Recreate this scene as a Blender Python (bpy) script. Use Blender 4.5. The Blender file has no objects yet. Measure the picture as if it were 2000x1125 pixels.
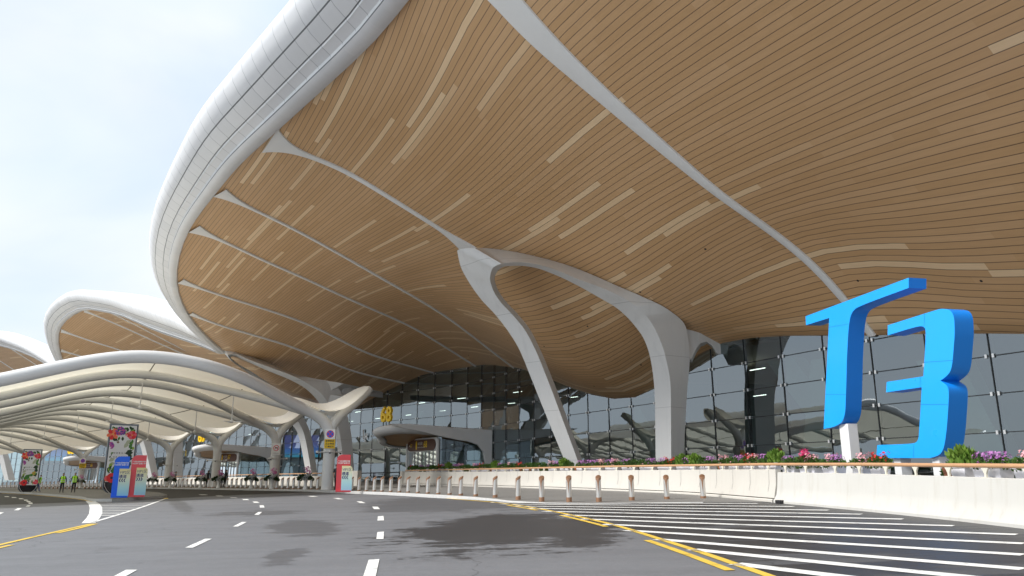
import bpy, bmesh, math, random
import numpy as np
from mathutils import Vector, Matrix
from mathutils.bvhtree import BVHTree
R = math.radians
random.seed(7)
scene = bpy.context.scene
COL = scene.collection
# ------------------------------------------------------------ camera model
F, PITCH, CZ = 1500.0, R(14.04), 1.5
CP, SP = math.cos(PITCH), math.sin(PITCH)
GX, GY = 0.0264, 0.01745                     # the carriageway is one gently tilted plane
def gz(x, y): return GX*x + GY*y
def ray(px, py):
    u, v = px-1000.0, 562.5-py
    fw = F*CP - v*SP; up = F*SP + v*CP
    return u/fw, up/fw
def P(px, py, D):
    a, b = ray(px, py); return Vector((a*D, D, CZ+b*D))
def G(px, py, dz=0.0):
    a, b = ray(px, py); D = (CZ-dz)/(GX*a+GY-b)
    return Vector((a*D, D, CZ+b*D))
def at(px, D, dz=0.0):                        # a spot on the ground at image column px, depth D
    x = (px-1000.0)/1546.0*D
    return Vector((x, D, gz(x, D)+dz))
cam_d = bpy.data.cameras.new('camera'); cam = bpy.data.objects.new('camera', cam_d); COL.objects.link(cam)
cam.location = (0, 0, CZ); cam.rotation_euler = (R(90)+PITCH, 0, 0)
cam_d.sensor_width = 36; cam_d.lens = 36*F/2000; cam_d.clip_end = 6000; cam_d.clip_start = 0.1
scene.camera = cam
# ------------------------------------------------------------ small maths
def pchip(x, y, xs):
    x = np.asarray(x, float); y = np.asarray(y, float); xs = np.asarray(xs, float)
    h = np.diff(x); d = np.diff(y)/h; n = len(x); m = np.zeros(n)
    if n == 2: m[:] = d[0]
    else:
        for i in range(1, n-1):
            if d[i-1]*d[i] > 0:
                w1 = 2*h[i]+h[i-1]; w2 = h[i]+2*h[i-1]
                m[i] = (w1+w2)/(w1/d[i-1]+w2/d[i])
        m[0] = d[0]; m[-1] = d[-1]
    k = np.clip(np.searchsorted(x, xs)-1, 0, n-2)
    t = (xs-x[k])/h[k]
    return ((1+2*t)*(1-t)**2*y[k] + t*(1-t)**2*h[k]*m[k] + t*t*(3-2*t)*y[k+1] + t*t*(t-1)*h[k]*m[k+1])
def cubic(x, y, xs):                          # natural cubic spline
    x = np.asarray(x, float); y = np.asarray(y, float); xs = np.asarray(xs, float); n = len(x)
    if n < 3: return np.interp(xs, x, y)
    h = np.diff(x); A = np.zeros((n, n)); b = np.zeros(n); A[0, 0] = A[-1, -1] = 1
    for i in range(1, n-1):
        A[i, i-1] = h[i-1]; A[i, i] = 2*(h[i-1]+h[i]); A[i, i+1] = h[i]
        b[i] = 3*((y[i+1]-y[i])/h[i]-(y[i]-y[i-1])/h[i-1])
    c = np.linalg.solve(A, b)
    k = np.clip(np.searchsorted(x, xs)-1, 0, n-2); t = xs-x[k]
    bb = (y[k+1]-y[k])/h[k]-h[k]*(2*c[k]+c[k+1])/3; d = (c[k+1]-c[k])/(3*h[k])
    return y[k]+bb*t+c[k]*t*t+d*t**3
def smooth_path(pts, n, fn=cubic):
    p = np.array([tuple(q) for q in pts], float)
    s = np.concatenate([[0], np.cumsum(np.linalg.norm(np.diff(p, axis=0), axis=1))])
    xs = np.linspace(0, s[-1], n)
    return [Vector([float(c) for c in r]) for r in np.stack([fn(s, p[:, k], xs) for k in range(p.shape[1])], 1)]
def lerp(a, b, t): return a+(b-a)*t
def sstep(t): t = max(0.0, min(1.0, t)); return t*t*(3-2*t)
# ------------------------------------------------------------ mesh builder
class MB:
    def __init__(s): s.v = []; s.f = []; s.m = []; s.uv = {}
    def add(s, vs, fs, mi=0, uvs=None):
        o = len(s.v); s.v += [tuple(v) for v in vs]
        for f in fs:
            if uvs is not None: s.uv[len(s.f)] = [uvs[i] for i in f]
            s.f.append([i+o for i in f]); s.m.append(mi)
        return s
    def box(s, c, d, rot=0.0, mi=0, taper=1.0):
        cx, cy, cz = c; hx, hy, hz = d[0]/2, d[1]/2, d[2]/2; co, si = math.cos(rot), math.sin(rot); vs = []
        for z, k in ((-hz, taper), (hz, 1.0)):
            for x, y in ((-hx, -hy), (hx, -hy), (hx, hy), (-hx, hy)):
                x *= k; y *= k; vs.append((cx+x*co-y*si, cy+x*si+y*co, cz+z))
        return s.add(vs, [(3, 2, 1, 0), (4, 5, 6, 7), (0, 1, 5, 4), (1, 2, 6, 5), (2, 3, 7, 6), (3, 0, 4, 7)], mi)
    def prism(s, poly, ext, mi=0, side=None):  # planar polygon of 3D points extruded by a vector
        n = len(poly); e = Vector(ext); vs = [Vector(p) for p in poly]; vs += [v+e for v in vs]
        s.add(vs, [tuple(range(n)), tuple(range(2*n-1, n-1, -1))], mi)
        o = len(s.v)-2*n
        for i in range(n):
            j = (i+1) % n; s.f.append([o+i, o+j, o+n+j, o+n+i]); s.m.append(mi if side is None else side)
        return s
    def tube(s, path, rad, n=12, mi=0, cap=True, sy=1.0):
        path = [Vector(p) for p in path]; m = len(path)
        if not hasattr(rad, '__len__'): rad = [rad]*m
        T = [(path[min(i+1, m-1)]-path[max(i-1, 0)]).normalized() for i in range(m)]
        up = Vector((0, 0, 1)) if abs(T[0].z) < .9 else Vector((1, 0, 0))
        N = (up-T[0]*up.dot(T[0])).normalized(); vs = []
        for i in range(m):
            N = (N-T[i]*N.dot(T[i])).normalized(); B = T[i].cross(N)
            for k in range(n):
                a = 2*math.pi*k/n; vs.append(path[i]+(N*math.cos(a)+B*math.sin(a)*sy)*rad[i])
        fs = [(i*n+k, i*n+(k+1) % n, (i+1)*n+(k+1) % n, (i+1)*n+k) for i in range(m-1) for k in range(n)]
        if cap: fs += [tuple(range(n-1, -1, -1)), tuple((m-1)*n+k for k in range(n))]
        return s.add(vs, fs, mi)
    def lathe(s, prof, c=(0, 0, 0), n=16, mi=0):
        vs = [(c[0]+r*math.cos(2*math.pi*k/n), c[1]+r*math.sin(2*math.pi*k/n), c[2]+z) for r, z in prof for k in range(n)]
        fs = [(i*n+k, i*n+(k+1) % n, (i+1)*n+(k+1) % n, (i+1)*n+k) for i in range(len(prof)-1) for k in range(n)]
        fs += [tuple(range(n-1, -1, -1)), tuple((len(prof)-1)*n+k for k in range(n))]
        return s.add(vs, fs, mi)
    def grid(s, rows, mi=0, uvs=None, flip=False):
        m, n = len(rows), len(rows[0]); vs = [p for r in rows for p in r]
        fs = [(i*n+j, i*n+j+1, (i+1)*n+j+1, (i+1)*n+j) for i in range(m-1) for j in range(n-1)]
        if flip: fs = [f[::-1] for f in fs]
        return s.add(vs, fs, mi, None if uvs is None else [u for r in uvs for u in r])
    def ball(s, c, r, sz=1.0, n=10, mi=0):
        return s.lathe([(max(1e-3, r*math.sin(math.pi*i/n)), -r*sz*math.cos(math.pi*i/n)) for i in range(n+1)], c, n+2, mi)
    def build(s, name, mats, parent=None, origin=None, smooth=False, bevel=0.0, loc=None, auto=None):
        me = bpy.data.meshes.new(name); o = Vector(origin) if origin is not None else Vector((0, 0, 0))
        me.from_pydata([Vector(v)-o for v in s.v], [], s.f)
        for mt in (mats if isinstance(mats, (list, tuple)) else [mats]): me.materials.append(mt)
        me.polygons.foreach_set('material_index', s.m)
        if s.uv:
            l = me.uv_layers.new(name='UVMap')
            for pi, poly in enumerate(me.polygons):
                if pi in s.uv:
                    for li, uv in zip(poly.loop_indices, s.uv[pi]): l.data[li].uv = uv
        bm = bmesh.new(); bm.from_mesh(me)
        if not s.uv: bmesh.ops.recalc_face_normals(bm, faces=bm.faces)
        if bevel: bmesh.ops.bevel(bm, geom=[e for e in bm.edges if e.is_manifold and e.calc_face_angle(0) > .5], offset=bevel, segments=2, affect='EDGES', profile=.6)
        bm.to_mesh(me); bm.free()
        if smooth or auto is not None:
            me.polygons.foreach_set('use_smooth', [True]*len(me.polygons))
            if auto is not None: me.set_sharp_from_angle(angle=R(auto))
        me.update()
        ob = bpy.data.objects.new(name, me); COL.objects.link(ob)
        if parent is not None: ob.parent = parent
        elif origin is not None: ob.location = o
        if loc is not None: ob.location = loc
        return ob
def tag(o, label, cat, group=None):
    o['label'] = label; o['category'] = cat
    if group: o['group'] = group
    return o
def empty(name, loc, label, cat, group=None, rz=0.0):
    o = bpy.data.objects.new(name, None); COL.objects.link(o); o.location = loc; o.rotation_euler = (0, 0, rz); o.empty_display_size = .2
    return tag(o, label, cat, group)
def struct(o, kind='structure'): o['kind'] = kind; return o
def dup(root, loc, rz, label, group=None):
    r = root.copy(); COL.objects.link(r); r.location = loc; r.rotation_euler = (0, 0, rz); r['label'] = label
    if group: r['group'] = group
    for ch in list(root.children):
        c = ch.copy(); COL.objects.link(c); c.parent = r
        for g in list(ch.children):
            d = g.copy(); COL.objects.link(d); d.parent = c
    return r
def text_mesh(body, size, extrude=0.0, align='CENTER', bold=0.0, shear=0.0, sx=1.0, space=1.0):
    cu = bpy.data.curves.new('t', 'FONT'); cu.body = body; cu.size = size; cu.extrude = extrude
    cu.align_x = align; cu.align_y = 'CENTER'; cu.offset = bold; cu.shear = shear; cu.resolution_u = 3; cu.space_character = space
    ob = bpy.data.objects.new('t', cu); COL.objects.link(ob)
    dg = bpy.context.evaluated_depsgraph_get(); dg.update()
    me = bpy.data.meshes.new_from_object(ob.evaluated_get(dg))
    vs = [(v.co.x*sx, v.co.y, v.co.z) for v in me.vertices]; fs = [list(p.vertices) for p in me.polygons]
    bpy.data.objects.remove(ob); bpy.data.curves.remove(cu); bpy.data.meshes.remove(me)
    return vs, fs
def put_text(mb, body, size, M, mi=0, **k):    # M maps (x right, y up, z out) to the target space
    vs, fs = text_mesh(body, size, **k); mb.add([M @ Vector(v) for v in vs], fs, mi)
def frame(o, xdir, zup=Vector((0, 0, 1))):     # matrix for a vertical panel: x along xdir, y up, z = outwards
    x = Vector(xdir).normalized(); z = x.cross(zup).normalized(); y = z.cross(x)
    m = Matrix((x, y, z)).transposed().to_4x4(); m.translation = Vector(o); return m
# ------------------------------------------------------------ materials
def new_mat(name):
    m = bpy.data.materials.new(name); m.use_nodes = True; nt = m.node_tree
    return m, nt, nt.nodes['Principled BSDF'], nt.nodes['Material Output']
def N(nt, t, **k):
    n = nt.nodes.new(t)
    for a, v in k.items():
        if a.startswith('i_'): n.inputs[int(a[2:])].default_value = v
        else: setattr(n, a, v)
    return n
def L(nt, a, b): nt.links.new(a, b)
def math_(nt, op, a, b=None, c=None):
    n = nt.nodes.new('ShaderNodeMath'); n.operation = op
    for i, v in enumerate((a, b, c)):
        if v is None: continue
        if hasattr(v, 'node'): nt.links.new(v, n.inputs[i])
        else: n.inputs[i].default_value = v
    return n.outputs[0]
def ramp(nt, fac, stops):
    n = nt.nodes.new('ShaderNodeValToRGB'); e = n.color_ramp.elements
    while len(e) < len(stops): e.new(.5)
    for el, (p, c) in zip(e, stops): el.position = p; el.color = (*c, 1) if len(c) == 3 else c
    L(nt, fac, n.inputs[0]); return n.outputs[0]
def mixc(nt, fac, a, b, mode='MIX'):
    n = nt.nodes.new('ShaderNodeMix'); n.data_type = 'RGBA'; n.blend_type = mode
    for i, v in ((0, fac), (6, a), (7, b)):
        if hasattr(v, 'node'): nt.links.new(v, n.inputs[i])
        elif i == 0: n.inputs[0].default_value = v
        else: n.inputs[i].default_value = (*v, 1)
    return n.outputs[2]
def noise(nt, vec, scale, detail=4, rough=.6, dist=0.0):
    n = N(nt, 'ShaderNodeTexNoise'); n.inputs['Scale'].default_value = scale; n.inputs['Detail'].default_value = detail
    n.inputs['Roughness'].default_value = rough; n.inputs['Distortion'].default_value = dist
    if vec is not None: L(nt, vec, n.inputs['Vector'])
    return n.outputs['Fac']
def bump(nt, b, h, strength=.2, dist=.02):
    n = N(nt, 'ShaderNodeBump'); n.inputs['Strength'].default_value = strength; n.inputs['Distance'].default_value = dist
    L(nt, h, n.inputs['Height']); L(nt, n.outputs[0], b.inputs['Normal'])
def simple(name, c, rough=.5, metal=0.0, var=.12, scale=3.0, bmp=0.0, bscale=40.0, spec=.5, coat=0.0):
    m, nt, b, o = new_mat(name); tc = N(nt, 'ShaderNodeTexCoord')
    if var:
        f = noise(nt, tc.outputs['Object'], scale, 5)
        col = mixc(nt, f, tuple(x*(1-var) for x in c), tuple(min(1, x*(1+var)) for x in c)); L(nt, col, b.inputs['Base Color'])
        L(nt, math_(nt, 'MULTIPLY_ADD', f, .16, rough-.08), b.inputs['Roughness'])
    else:
        b.inputs['Base Color'].default_value = (*c, 1); b.inputs['Roughness'].default_value = rough
    b.inputs['Metallic'].default_value = metal; b.inputs['Specular IOR Level'].default_value = spec
    if coat: b.inputs['Coat Weight'].default_value = coat; b.inputs['Coat Roughness'].default_value = .1
    if bmp: bump(nt, b, noise(nt, tc.outputs['Object'], bscale, 3), bmp, .01)
    return m
M = {}
M['white_paint'] = simple('white_paint', (.74, .74, .73), .38, var=.05, scale=.6)
M['white_steel'] = simple('white_steel', (.66, .66, .645), .42, var=.05, scale=.5)
M['column_white'] = simple('column_white', (.66, .66, .65), .45, var=.09, scale=.35)
def cream_mat():
    m, nt, b, o = new_mat('cream_concrete'); tc = N(nt, 'ShaderNodeTexCoord'); v = tc.outputs['Object']
    col = mixc(nt, noise(nt, v, .7, 5), (.535, .51, .465), (.60, .575, .52))
    mp = N(nt, 'ShaderNodeMapping'); L(nt, v, mp.inputs[0]); mp.inputs['Scale'].default_value = (2.6, 2.6, .2)
    k = N(nt, 'ShaderNodeMapRange'); L(nt, noise(nt, mp.outputs[0], 1.4, 6, .7), k.inputs[0]); k.inputs[1].default_value = .54; k.inputs[2].default_value = .8
    col = mixc(nt, math_(nt, 'MULTIPLY', k.outputs[0], .4), col, (.40, .37, .31))
    k2 = N(nt, 'ShaderNodeMapRange'); L(nt, noise(nt, v, 6, 7, .75), k2.inputs[0]); k2.inputs[1].default_value = .66; k2.inputs[2].default_value = .8
    col = mixc(nt, math_(nt, 'MULTIPLY', k2.outputs[0], .4), col, (.33, .30, .25)); L(nt, col, b.inputs['Base Color']); b.inputs['Roughness'].default_value = .62
    bump(nt, b, noise(nt, v, 30, 3), .08, .01); return m
M['cream'] = None
M['jersey'] = None; M['cream'] = cream_mat()
M['kerb'] = simple('kerb_granite', (.50, .50, .49), .7, var=.25, scale=9, bmp=.1)
M['bronze'] = simple('bronze_metal', (.36, .20, .12), .36, .55, var=.12, scale=6)
M['steel'] = simple('brushed_steel', (.66, .64, .61), .32, .75, var=.08, scale=8)
M['blue'] = simple('blue_sign_face', (.002, .35, .98), .3, var=.06, scale=.5, coat=.3)
M['dark_metal'] = simple('dark_metal', (.035, .037, .04), .4, .4, var=.1)
M['black_gloss'] = simple('black_gloss', (.008, .009, .012), .12, var=0)
M['black'] = simple('black_rubber', (.02, .02, .022), .6, var=.1)
M['mullion'] = simple('grey_mullion', (.05, .055, .056), .35, .6, var=.08)
M['clamp'] = simple('steel_clamp', (.75, .75, .74), .3, .6, var=0)
M['handrail'] = simple('wood_handrail', (.52, .30, .16), .45, var=.14, scale=2)
M['yellow'] = simple('yellow_sign', (.86, .56, .01), .45, var=.03)
M['yellow_deep'] = simple('yellow_number', (.98, .64, .004), .4, var=.03)
M['red_sign'] = simple('red_board', (.62, .06, .075), .45, var=.05, scale=1)
M['red_far'] = simple('coral_red_board', (.80, .10, .12), .45, var=.05, scale=1)
M['blue_sign'] = simple('royal_blue_board', (.008, .14, .86), .42, var=.06, scale=2)
M['sign_white'] = simple('sign_white', (.84, .84, .83), .4, var=0)
M['sign_red'] = simple('sign_red', (.72, .02, .05), .4, var=0)
M['sign_blue'] = simple('sign_blue', (.01, .12, .72), .4, var=0)
M['ink'] = simple('navy_ink', (.02, .03, .16), .5, var=0)
M['ink_dark'] = simple('dark_ink', (.03, .025, .03), .5, var=0)
M['brown_sign'] = simple('brown_sign_face', (.11, .045, .028), .4, var=.06)
M['paver'] = None
M['planter'] = simple('white_planter_plastic', (.72, .72, .78), .45, var=.04)
M['terracotta'] = simple('terracotta', (.32, .12, .07), .7, var=.15)
M['soil'] = simple('soil', (.04, .03, .02), .9)
def leaf_mat(name, a, b):
    m, nt, bs, o = new_mat(name); g = N(nt, 'ShaderNodeNewGeometry')
    L(nt, mixc(nt, g.outputs['Random Per Island'], a, b), bs.inputs['Base Color']); bs.inputs['Roughness'].default_value = .5
    t = N(nt, 'ShaderNodeBsdfTranslucent'); L(nt, mixc(nt, g.outputs['Random Per Island'], a, b), t.inputs[0])
    mx = N(nt, 'ShaderNodeMixShader'); mx.inputs[0].default_value = .25
    L(nt, bs.outputs[0], mx.inputs[1]); L(nt, t.outputs[0], mx.inputs[2]); L(nt, mx.outputs[0], o.inputs[0]); return m
M['leaf'] = leaf_mat('green_leaf', (.022, .07, .012), (.10, .20, .03))
M['leaf_bright'] = leaf_mat('bright_leaf', (.09, .19, .02), (.20, .32, .05))
M['leaf_dark'] = leaf_mat('dark_leaf', (.012, .035, .01), (.045, .09, .025))
M['fl_magenta'] = leaf_mat('magenta_petal', (.62, .02, .12), (.85, .07, .26))
M['fl_purple'] = leaf_mat('purple_petal', (.36, .12, .40), (.58, .26, .58))
M['fl_pink'] = leaf_mat('pink_petal', (.72, .30, .36), (.85, .50, .52))
M['fl_red'] = leaf_mat('red_petal', (.60, .02, .03), (.80, .08, .06))
M['fl_orchid'] = leaf_mat('orchid_petal', (.55, .10, .36), (.75, .30, .55))
# soffit planks: UV in metres, u along the plank, v across
def soffit_mat():
    m, nt, b, o = new_mat('wood_plank_soffit'); uv = N(nt, 'ShaderNodeUVMap'); s = N(nt, 'ShaderNodeSeparateXYZ'); L(nt, uv.outputs[0], s.inputs[0])
    u, v = s.outputs[0], s.outputs[1]; PW = .315
    row = math_(nt, 'DIVIDE', v, PW); idx = math_(nt, 'FLOOR', row); fr = math_(nt, 'FRACT', row)
    wn = N(nt, 'ShaderNodeTexWhiteNoise', noise_dimensions='1D'); L(nt, idx, wn.inputs['W']); r1 = wn.outputs[0]
    seg = math_(nt, 'ADD', math_(nt, 'DIVIDE', u, 7.0), math_(nt, 'MULTIPLY', r1, 17.0)); si = math_(nt, 'FLOOR', seg); sf = math_(nt, 'FRACT', seg)
    cb = N(nt, 'ShaderNodeCombineXYZ'); L(nt, idx, cb.inputs[0]); L(nt, si, cb.inputs[1])
    w2 = N(nt, 'ShaderNodeTexWhiteNoise', noise_dimensions='3D'); L(nt, cb.outputs[0], w2.inputs['Vector']); r2 = w2.outputs[0]
    col = ramp(nt, r2, [(0, (.57, .345, .165)), (.55, (.60, .37, .185)), (.88, (.635, .40, .21)), (.905, (.65, .42, .225)), (.915, (.86, .64, .40)), (1, (.82, .60, .365))])
    st = N(nt, 'ShaderNodeMapping'); L(nt, uv.outputs[0], st.inputs[0]); st.inputs['Scale'].default_value = (.35, 6, 1)
    col = mixc(nt, .5, col, mixc(nt, noise(nt, st.outputs[0], 1.4, 5), (.62, .62, .62), (1.15, 1.15, 1.15)), 'MULTIPLY')
    big = noise(nt, uv.outputs[0], .12, 3)
    col = mixc(nt, math_(nt, 'MULTIPLY', big, .3), col, (.58, .36, .19))
    d = math_(nt, 'ABSOLUTE', math_(nt, 'SUBTRACT', fr, .5)); g1 = N(nt, 'ShaderNodeMapRange', interpolation_type='SMOOTHSTEP'); L(nt, d, g1.inputs[0])
    g1.inputs[1].default_value = .44; g1.inputs[2].default_value = .468
    col = mixc(nt, math_(nt, 'MULTIPLY', g1.outputs[0], .74), col, (.04, .025, .015)); L(nt, col, b.inputs['Base Color'])
    b.inputs['Roughness'].default_value = .33; b.inputs['Specular IOR Level'].default_value = .45
    bump(nt, b, math_(nt, 'SUBTRACT', 1.0, g1.outputs[0]), .35, .02)
    return m
M['soffit'] = soffit_mat()
def streaked(name, c, rough):
    m, nt, b, o = new_mat(name); tc = N(nt, 'ShaderNodeTexCoord'); v = tc.outputs['Object']
    col = mixc(nt, noise(nt, v, .4, 5), tuple(x*.95 for x in c), tuple(min(1, x*1.04) for x in c))
    mp = N(nt, 'ShaderNodeMapping'); L(nt, v, mp.inputs[0]); mp.inputs['Scale'].default_value = (1.5, 1.5, .10)
    k = N(nt, 'ShaderNodeMapRange'); L(nt, noise(nt, mp.outputs[0], 1.2, 6, .65), k.inputs[0]); k.inputs[1].default_value = .5; k.inputs[2].default_value = .8
    col = mixc(nt, math_(nt, 'MULTIPLY', k.outputs[0], .38), col, tuple(x*.66 for x in c))
    s = N(nt, 'ShaderNodeSeparateXYZ'); L(nt, v, s.inputs[0]); f = math_(nt, 'FRACT', math_(nt, 'DIVIDE', math_(nt, 'ADD', s.outputs[2], 50.0), 3.1)); sm = math_(nt, 'LESS_THAN', f, .010)
    col = mixc(nt, math_(nt, 'MULTIPLY', sm, .5), col, tuple(x*.45 for x in c)); L(nt, col, b.inputs['Base Color']); b.inputs['Roughness'].default_value = rough; return m
M['column_white'] = streaked('column_cladding', (.66, .66, .65), .42)
def fascia_mat():
    m, nt, b, o = new_mat('white_metal_fascia'); uv = N(nt, 'ShaderNodeUVMap'); s = N(nt, 'ShaderNodeSeparateXYZ'); L(nt, uv.outputs[0], s.inputs[0])
    u, v = s.outputs[0], s.outputs[1]
    c1 = math_(nt, 'DIVIDE', u, 1.15); idx = math_(nt, 'FLOOR', c1); fr = math_(nt, 'ABSOLUTE', math_(nt, 'SUBTRACT', math_(nt, 'FRACT', c1), .5))
    rowv = math_(nt, 'FLOOR', math_(nt, 'MULTIPLY', v, .7)); cb = N(nt, 'ShaderNodeCombineXYZ'); L(nt, idx, cb.inputs[0]); L(nt, rowv, cb.inputs[1])
    w = N(nt, 'ShaderNodeTexWhiteNoise', noise_dimensions='3D'); L(nt, cb.outputs[0], w.inputs['Vector'])
    col = mixc(nt, w.outputs[0], (.70, .71, .73), (.76, .765, .78))
    stv = N(nt, 'ShaderNodeMapping'); L(nt, uv.outputs[0], stv.inputs[0]); stv.inputs['Scale'].default_value = (2.2, .25, 1)
    col = mixc(nt, math_(nt, 'MULTIPLY', noise(nt, stv.outputs[0], 1.5, 5), .30), col, (.52, .52, .53))
    seam = math_(nt, 'GREATER_THAN', fr, .482); inband = math_(nt, 'MULTIPLY', math_(nt, 'GREATER_THAN', v, 1.75), math_(nt, 'LESS_THAN', v, 6.6))
    col = mixc(nt, math_(nt, 'MULTIPLY', math_(nt, 'MULTIPLY', seam, inband), .55), col, (.25, .26, .28))
    for gv, gw in ((1.62, .05), (2.75, .045), (4.1, .05)):
        gr = math_(nt, 'LESS_THAN', math_(nt, 'ABSOLUTE', math_(nt, 'SUBTRACT', v, gv)), gw)
        col = mixc(nt, math_(nt, 'MULTIPLY', gr, .85), col, (.05, .055, .06))
    L(nt, col, b.inputs['Base Color']); b.inputs['Roughness'].default_value = .34; b.inputs['Metallic'].default_value = .12
    return m
M['fascia'] = fascia_mat()
M['roof_top'] = simple('white_roof_sheet', (.80, .80, .80), .5, var=.04, scale=.2)
def glass_mat(name, tint, refl, rough=.0):
    m, nt, b, o = new_mat(name); nt.nodes.remove(b)
    tr = N(nt, 'ShaderNodeBsdfTransparent'); tr.inputs[0].default_value = (*tint, 1)
    gl = N(nt, 'ShaderNodeBsdfGlossy'); gl.inputs[0].default_value = (.76, .84, .90, 1); gl.inputs['Roughness'].default_value = rough
    fr = N(nt, 'ShaderNodeFresnel'); fr.inputs[0].default_value = 1.5
    tc = N(nt, 'ShaderNodeTexCoord'); bp = N(nt, 'ShaderNodeBump'); bp.inputs['Strength'].default_value = .06; bp.inputs['Distance'].default_value = .05
    L(nt, noise(nt, tc.outputs['Object'], .55, 2), bp.inputs['Height']); L(nt, bp.outputs[0], gl.inputs['Normal'])
    fac = math_(nt, 'ADD', fr.outputs[0], refl); mx = N(nt, 'ShaderNodeMixShader')
    L(nt, fac, mx.inputs[0]); L(nt, tr.outputs[0], mx.inputs[1]); L(nt, gl.outputs[0], mx.inputs[2]); L(nt, mx.outputs[0], o.inputs[0]); return m
M['glass'] = glass_mat('curtain_glass', (.46, .60, .575), .205)
M['porch_glass'] = glass_mat('porch_glass', (.62, .76, .78), .14)
# membrane
def membrane_mat():
    m, nt, b, o = new_mat('cream_membrane'); tc = N(nt, 'ShaderNodeTexCoord')
    f = noise(nt, tc.outputs['Object'], .5, 4); c = mixc(nt, f, (.80, .77, .68), (.85, .82, .74)); L(nt, c, b.inputs['Base Color']); b.inputs['Roughness'].default_value = .65
    t = N(nt, 'ShaderNodeBsdfTranslucent'); t.inputs[0].default_value = (.90, .84, .68, 1); mx = N(nt, 'ShaderNodeMixShader'); mx.inputs[0].default_value = .42
    L(nt, b.outputs[0], mx.inputs[1]); L(nt, t.outputs[0], mx.inputs[2]); L(nt, mx.outputs[0], o.inputs[0]); return m
M['membrane'] = membrane_mat()
M['seam'] = simple('dark_seam', (.10, .085, .06), .6, var=0)
# ------------------------------------------------------------ terminal: plan of the glass wall
K0 = 59333.0
def wall_pt(x): D = K0/(x-210.0); return ((x-1000)/1546*D, D)
WALL = [(74, -70), (56, -35), (38.2, .2)] + [wall_pt(x) for x in (3500, 2600, 2000, 1700, 1350, 1100, 1000, 920)] + \
       [(-11.8, 91.5), (-17.65, 97.5), (-25.7, 107.5), (-35.4, 119), (-54.3, 140), (-78.6, 162), (-107.7, 185), (-167, 225), (-240, 262)]
WALLP = smooth_path([Vector((x, y, 0)) for x, y in WALL], 500)
WS = np.concatenate([[0], np.cumsum([(WALLP[i+1]-WALLP[i]).length for i in range(len(WALLP)-1)])])
WXY = np.array([(p.x, p.y) for p in WALLP])
def wall_at(s):
    return Vector((float(np.interp(s, WS, WXY[:, 0])), float(np.interp(s, WS, WXY[:, 1])), 0))
def wall_tan(s): return (wall_at(s+.5)-wall_at(s-.5)).normalized()
def wall_out(s): t = wall_tan(s); return Vector((-t.y, t.x, 0))
def on_wall(px, py):
    a, b = ray(px, py); best = None
    for i in range(len(WALLP)-1):
        p, q = WALLP[i], WALLP[i+1]; f0 = p.x-a*p.y; f1 = q.x-a*q.y
        if f0*f1 <= 0 and f0 != f1:
            t = f0/(f0-f1); D = p.y+(q.y-p.y)*t
            if D > 5 and (best is None or D < best): best = D
    return Vector((a*best, best, CZ+b*best))
def near_wall(p):                              # arclength and outward distance of a plan point
    d = WXY-np.array([p[0], p[1]]); k = int(np.argmin((d**2).sum(1))); bs, bd = 0, 1e9
    for i in (max(k-1, 0), min(k, len(WXY)-2)):
        a = WXY[i]; e = WXY[i+1]-a; l = np.linalg.norm(e); t = float(np.clip(np.dot(np.array([p[0], p[1]])-a, e)/l/l, 0, 1)); q = a+e*t
        dd = np.linalg.norm(np.array([p[0], p[1]])-q)
        if dd < abs(bd):
            n = np.array([-e[1], e[0]])/l; bs = WS[i]+t*l; bd = dd*(1 if np.dot(np.array([p[0], p[1]])-q, n) >= 0 else -1)
    return bs, bd
# soffit cross sections, each from the wall head (W) to the eave (E); middle points are sightings in the photo
SEC = [  # W, mids, E
    dict(W=Vector((56, -35, 8)), m=[], E=Vector((37, -43, 23))),
    dict(W=Vector((38.2, .2, 8)), m=[], E=Vector((20, -7, 24))),
    dict(W=(2600, 650), m=[], E=Vector((9.5, 9, 25))),
    dict(W=(2000, 652), m=[], E=Vector((3.2, 20, 25))),
    dict(W=(1705, 655), m=[(1600, 523), (1560, 490), (1400, 370), (1230, 228), (1095, 90), (1020, 0)], E=(885, -125, 31.5)),
    dict(W=(1421, 667), m=[(1300, 600), (1150, 520), (1000, 430), (850, 300)], E=(700, 110, 37.5)),
    dict(W=(1230, 778), m=[(1150, 735), (1060, 640), (975, 545), (893, 478), (756, 395), (632, 331)], E=(522, 277, 43.7)),
    dict(W=(1000, 717), m=[(800, 570), (709, 519), (607, 466), (525, 429)], E=(423, 376, 50)),
    dict(W=(930, 714), m=[(800, 633), (709, 582), (627, 541), (525, 496)], E=(374, 441, 55)),
    dict(W=(845, 727), m=[(709, 688), (586, 631), (463, 586)], E=(347, 547, 64)),
    dict(W=(790, 747), m=[(709, 729), (586, 688), (463, 648)], E=(367, 608, 72)),
    dict(W=(690, 800), m=[(600, 776), (520, 735), (465, 700)], E=(440, 688, 84)),
    dict(W=(600, 790), m=[(480, 742), (390, 700)], E=(330, 648, 93)),
    dict(W=(555, 790), m=[(475, 737), (375, 690), (300, 650)], E=(225, 610, 104)),
    dict(W=(520, 780), m=[(425, 722), (300, 665), (250, 642)], E=(163, 605, 112)),
    dict(W=(455, 790), m=[(240, 686), (175, 666)], E=(117, 646, 120)),
    dict(W=(420, 800), m=[(172, 699)], E=(118, 684, 127)),
    dict(W=(340, 850), m=[], E=(143, 742, 143)),
    dict(W=(270, 850), m=[], E=(60, 692, 150)),
    dict(W=(215, 850), m=[], E=(-10, 672, 158)),
    dict(W=(150, 850), m=[], E=(-110, 668, 170)),
    dict(W=(60, 860), m=[], E=(-230, 700, 185)),
    dict(W=(0, 880), m=[], E=(-260, 790, 200)),
]
NT = 37; TT = np.linspace(0, 1, NT); prof = []
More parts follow.
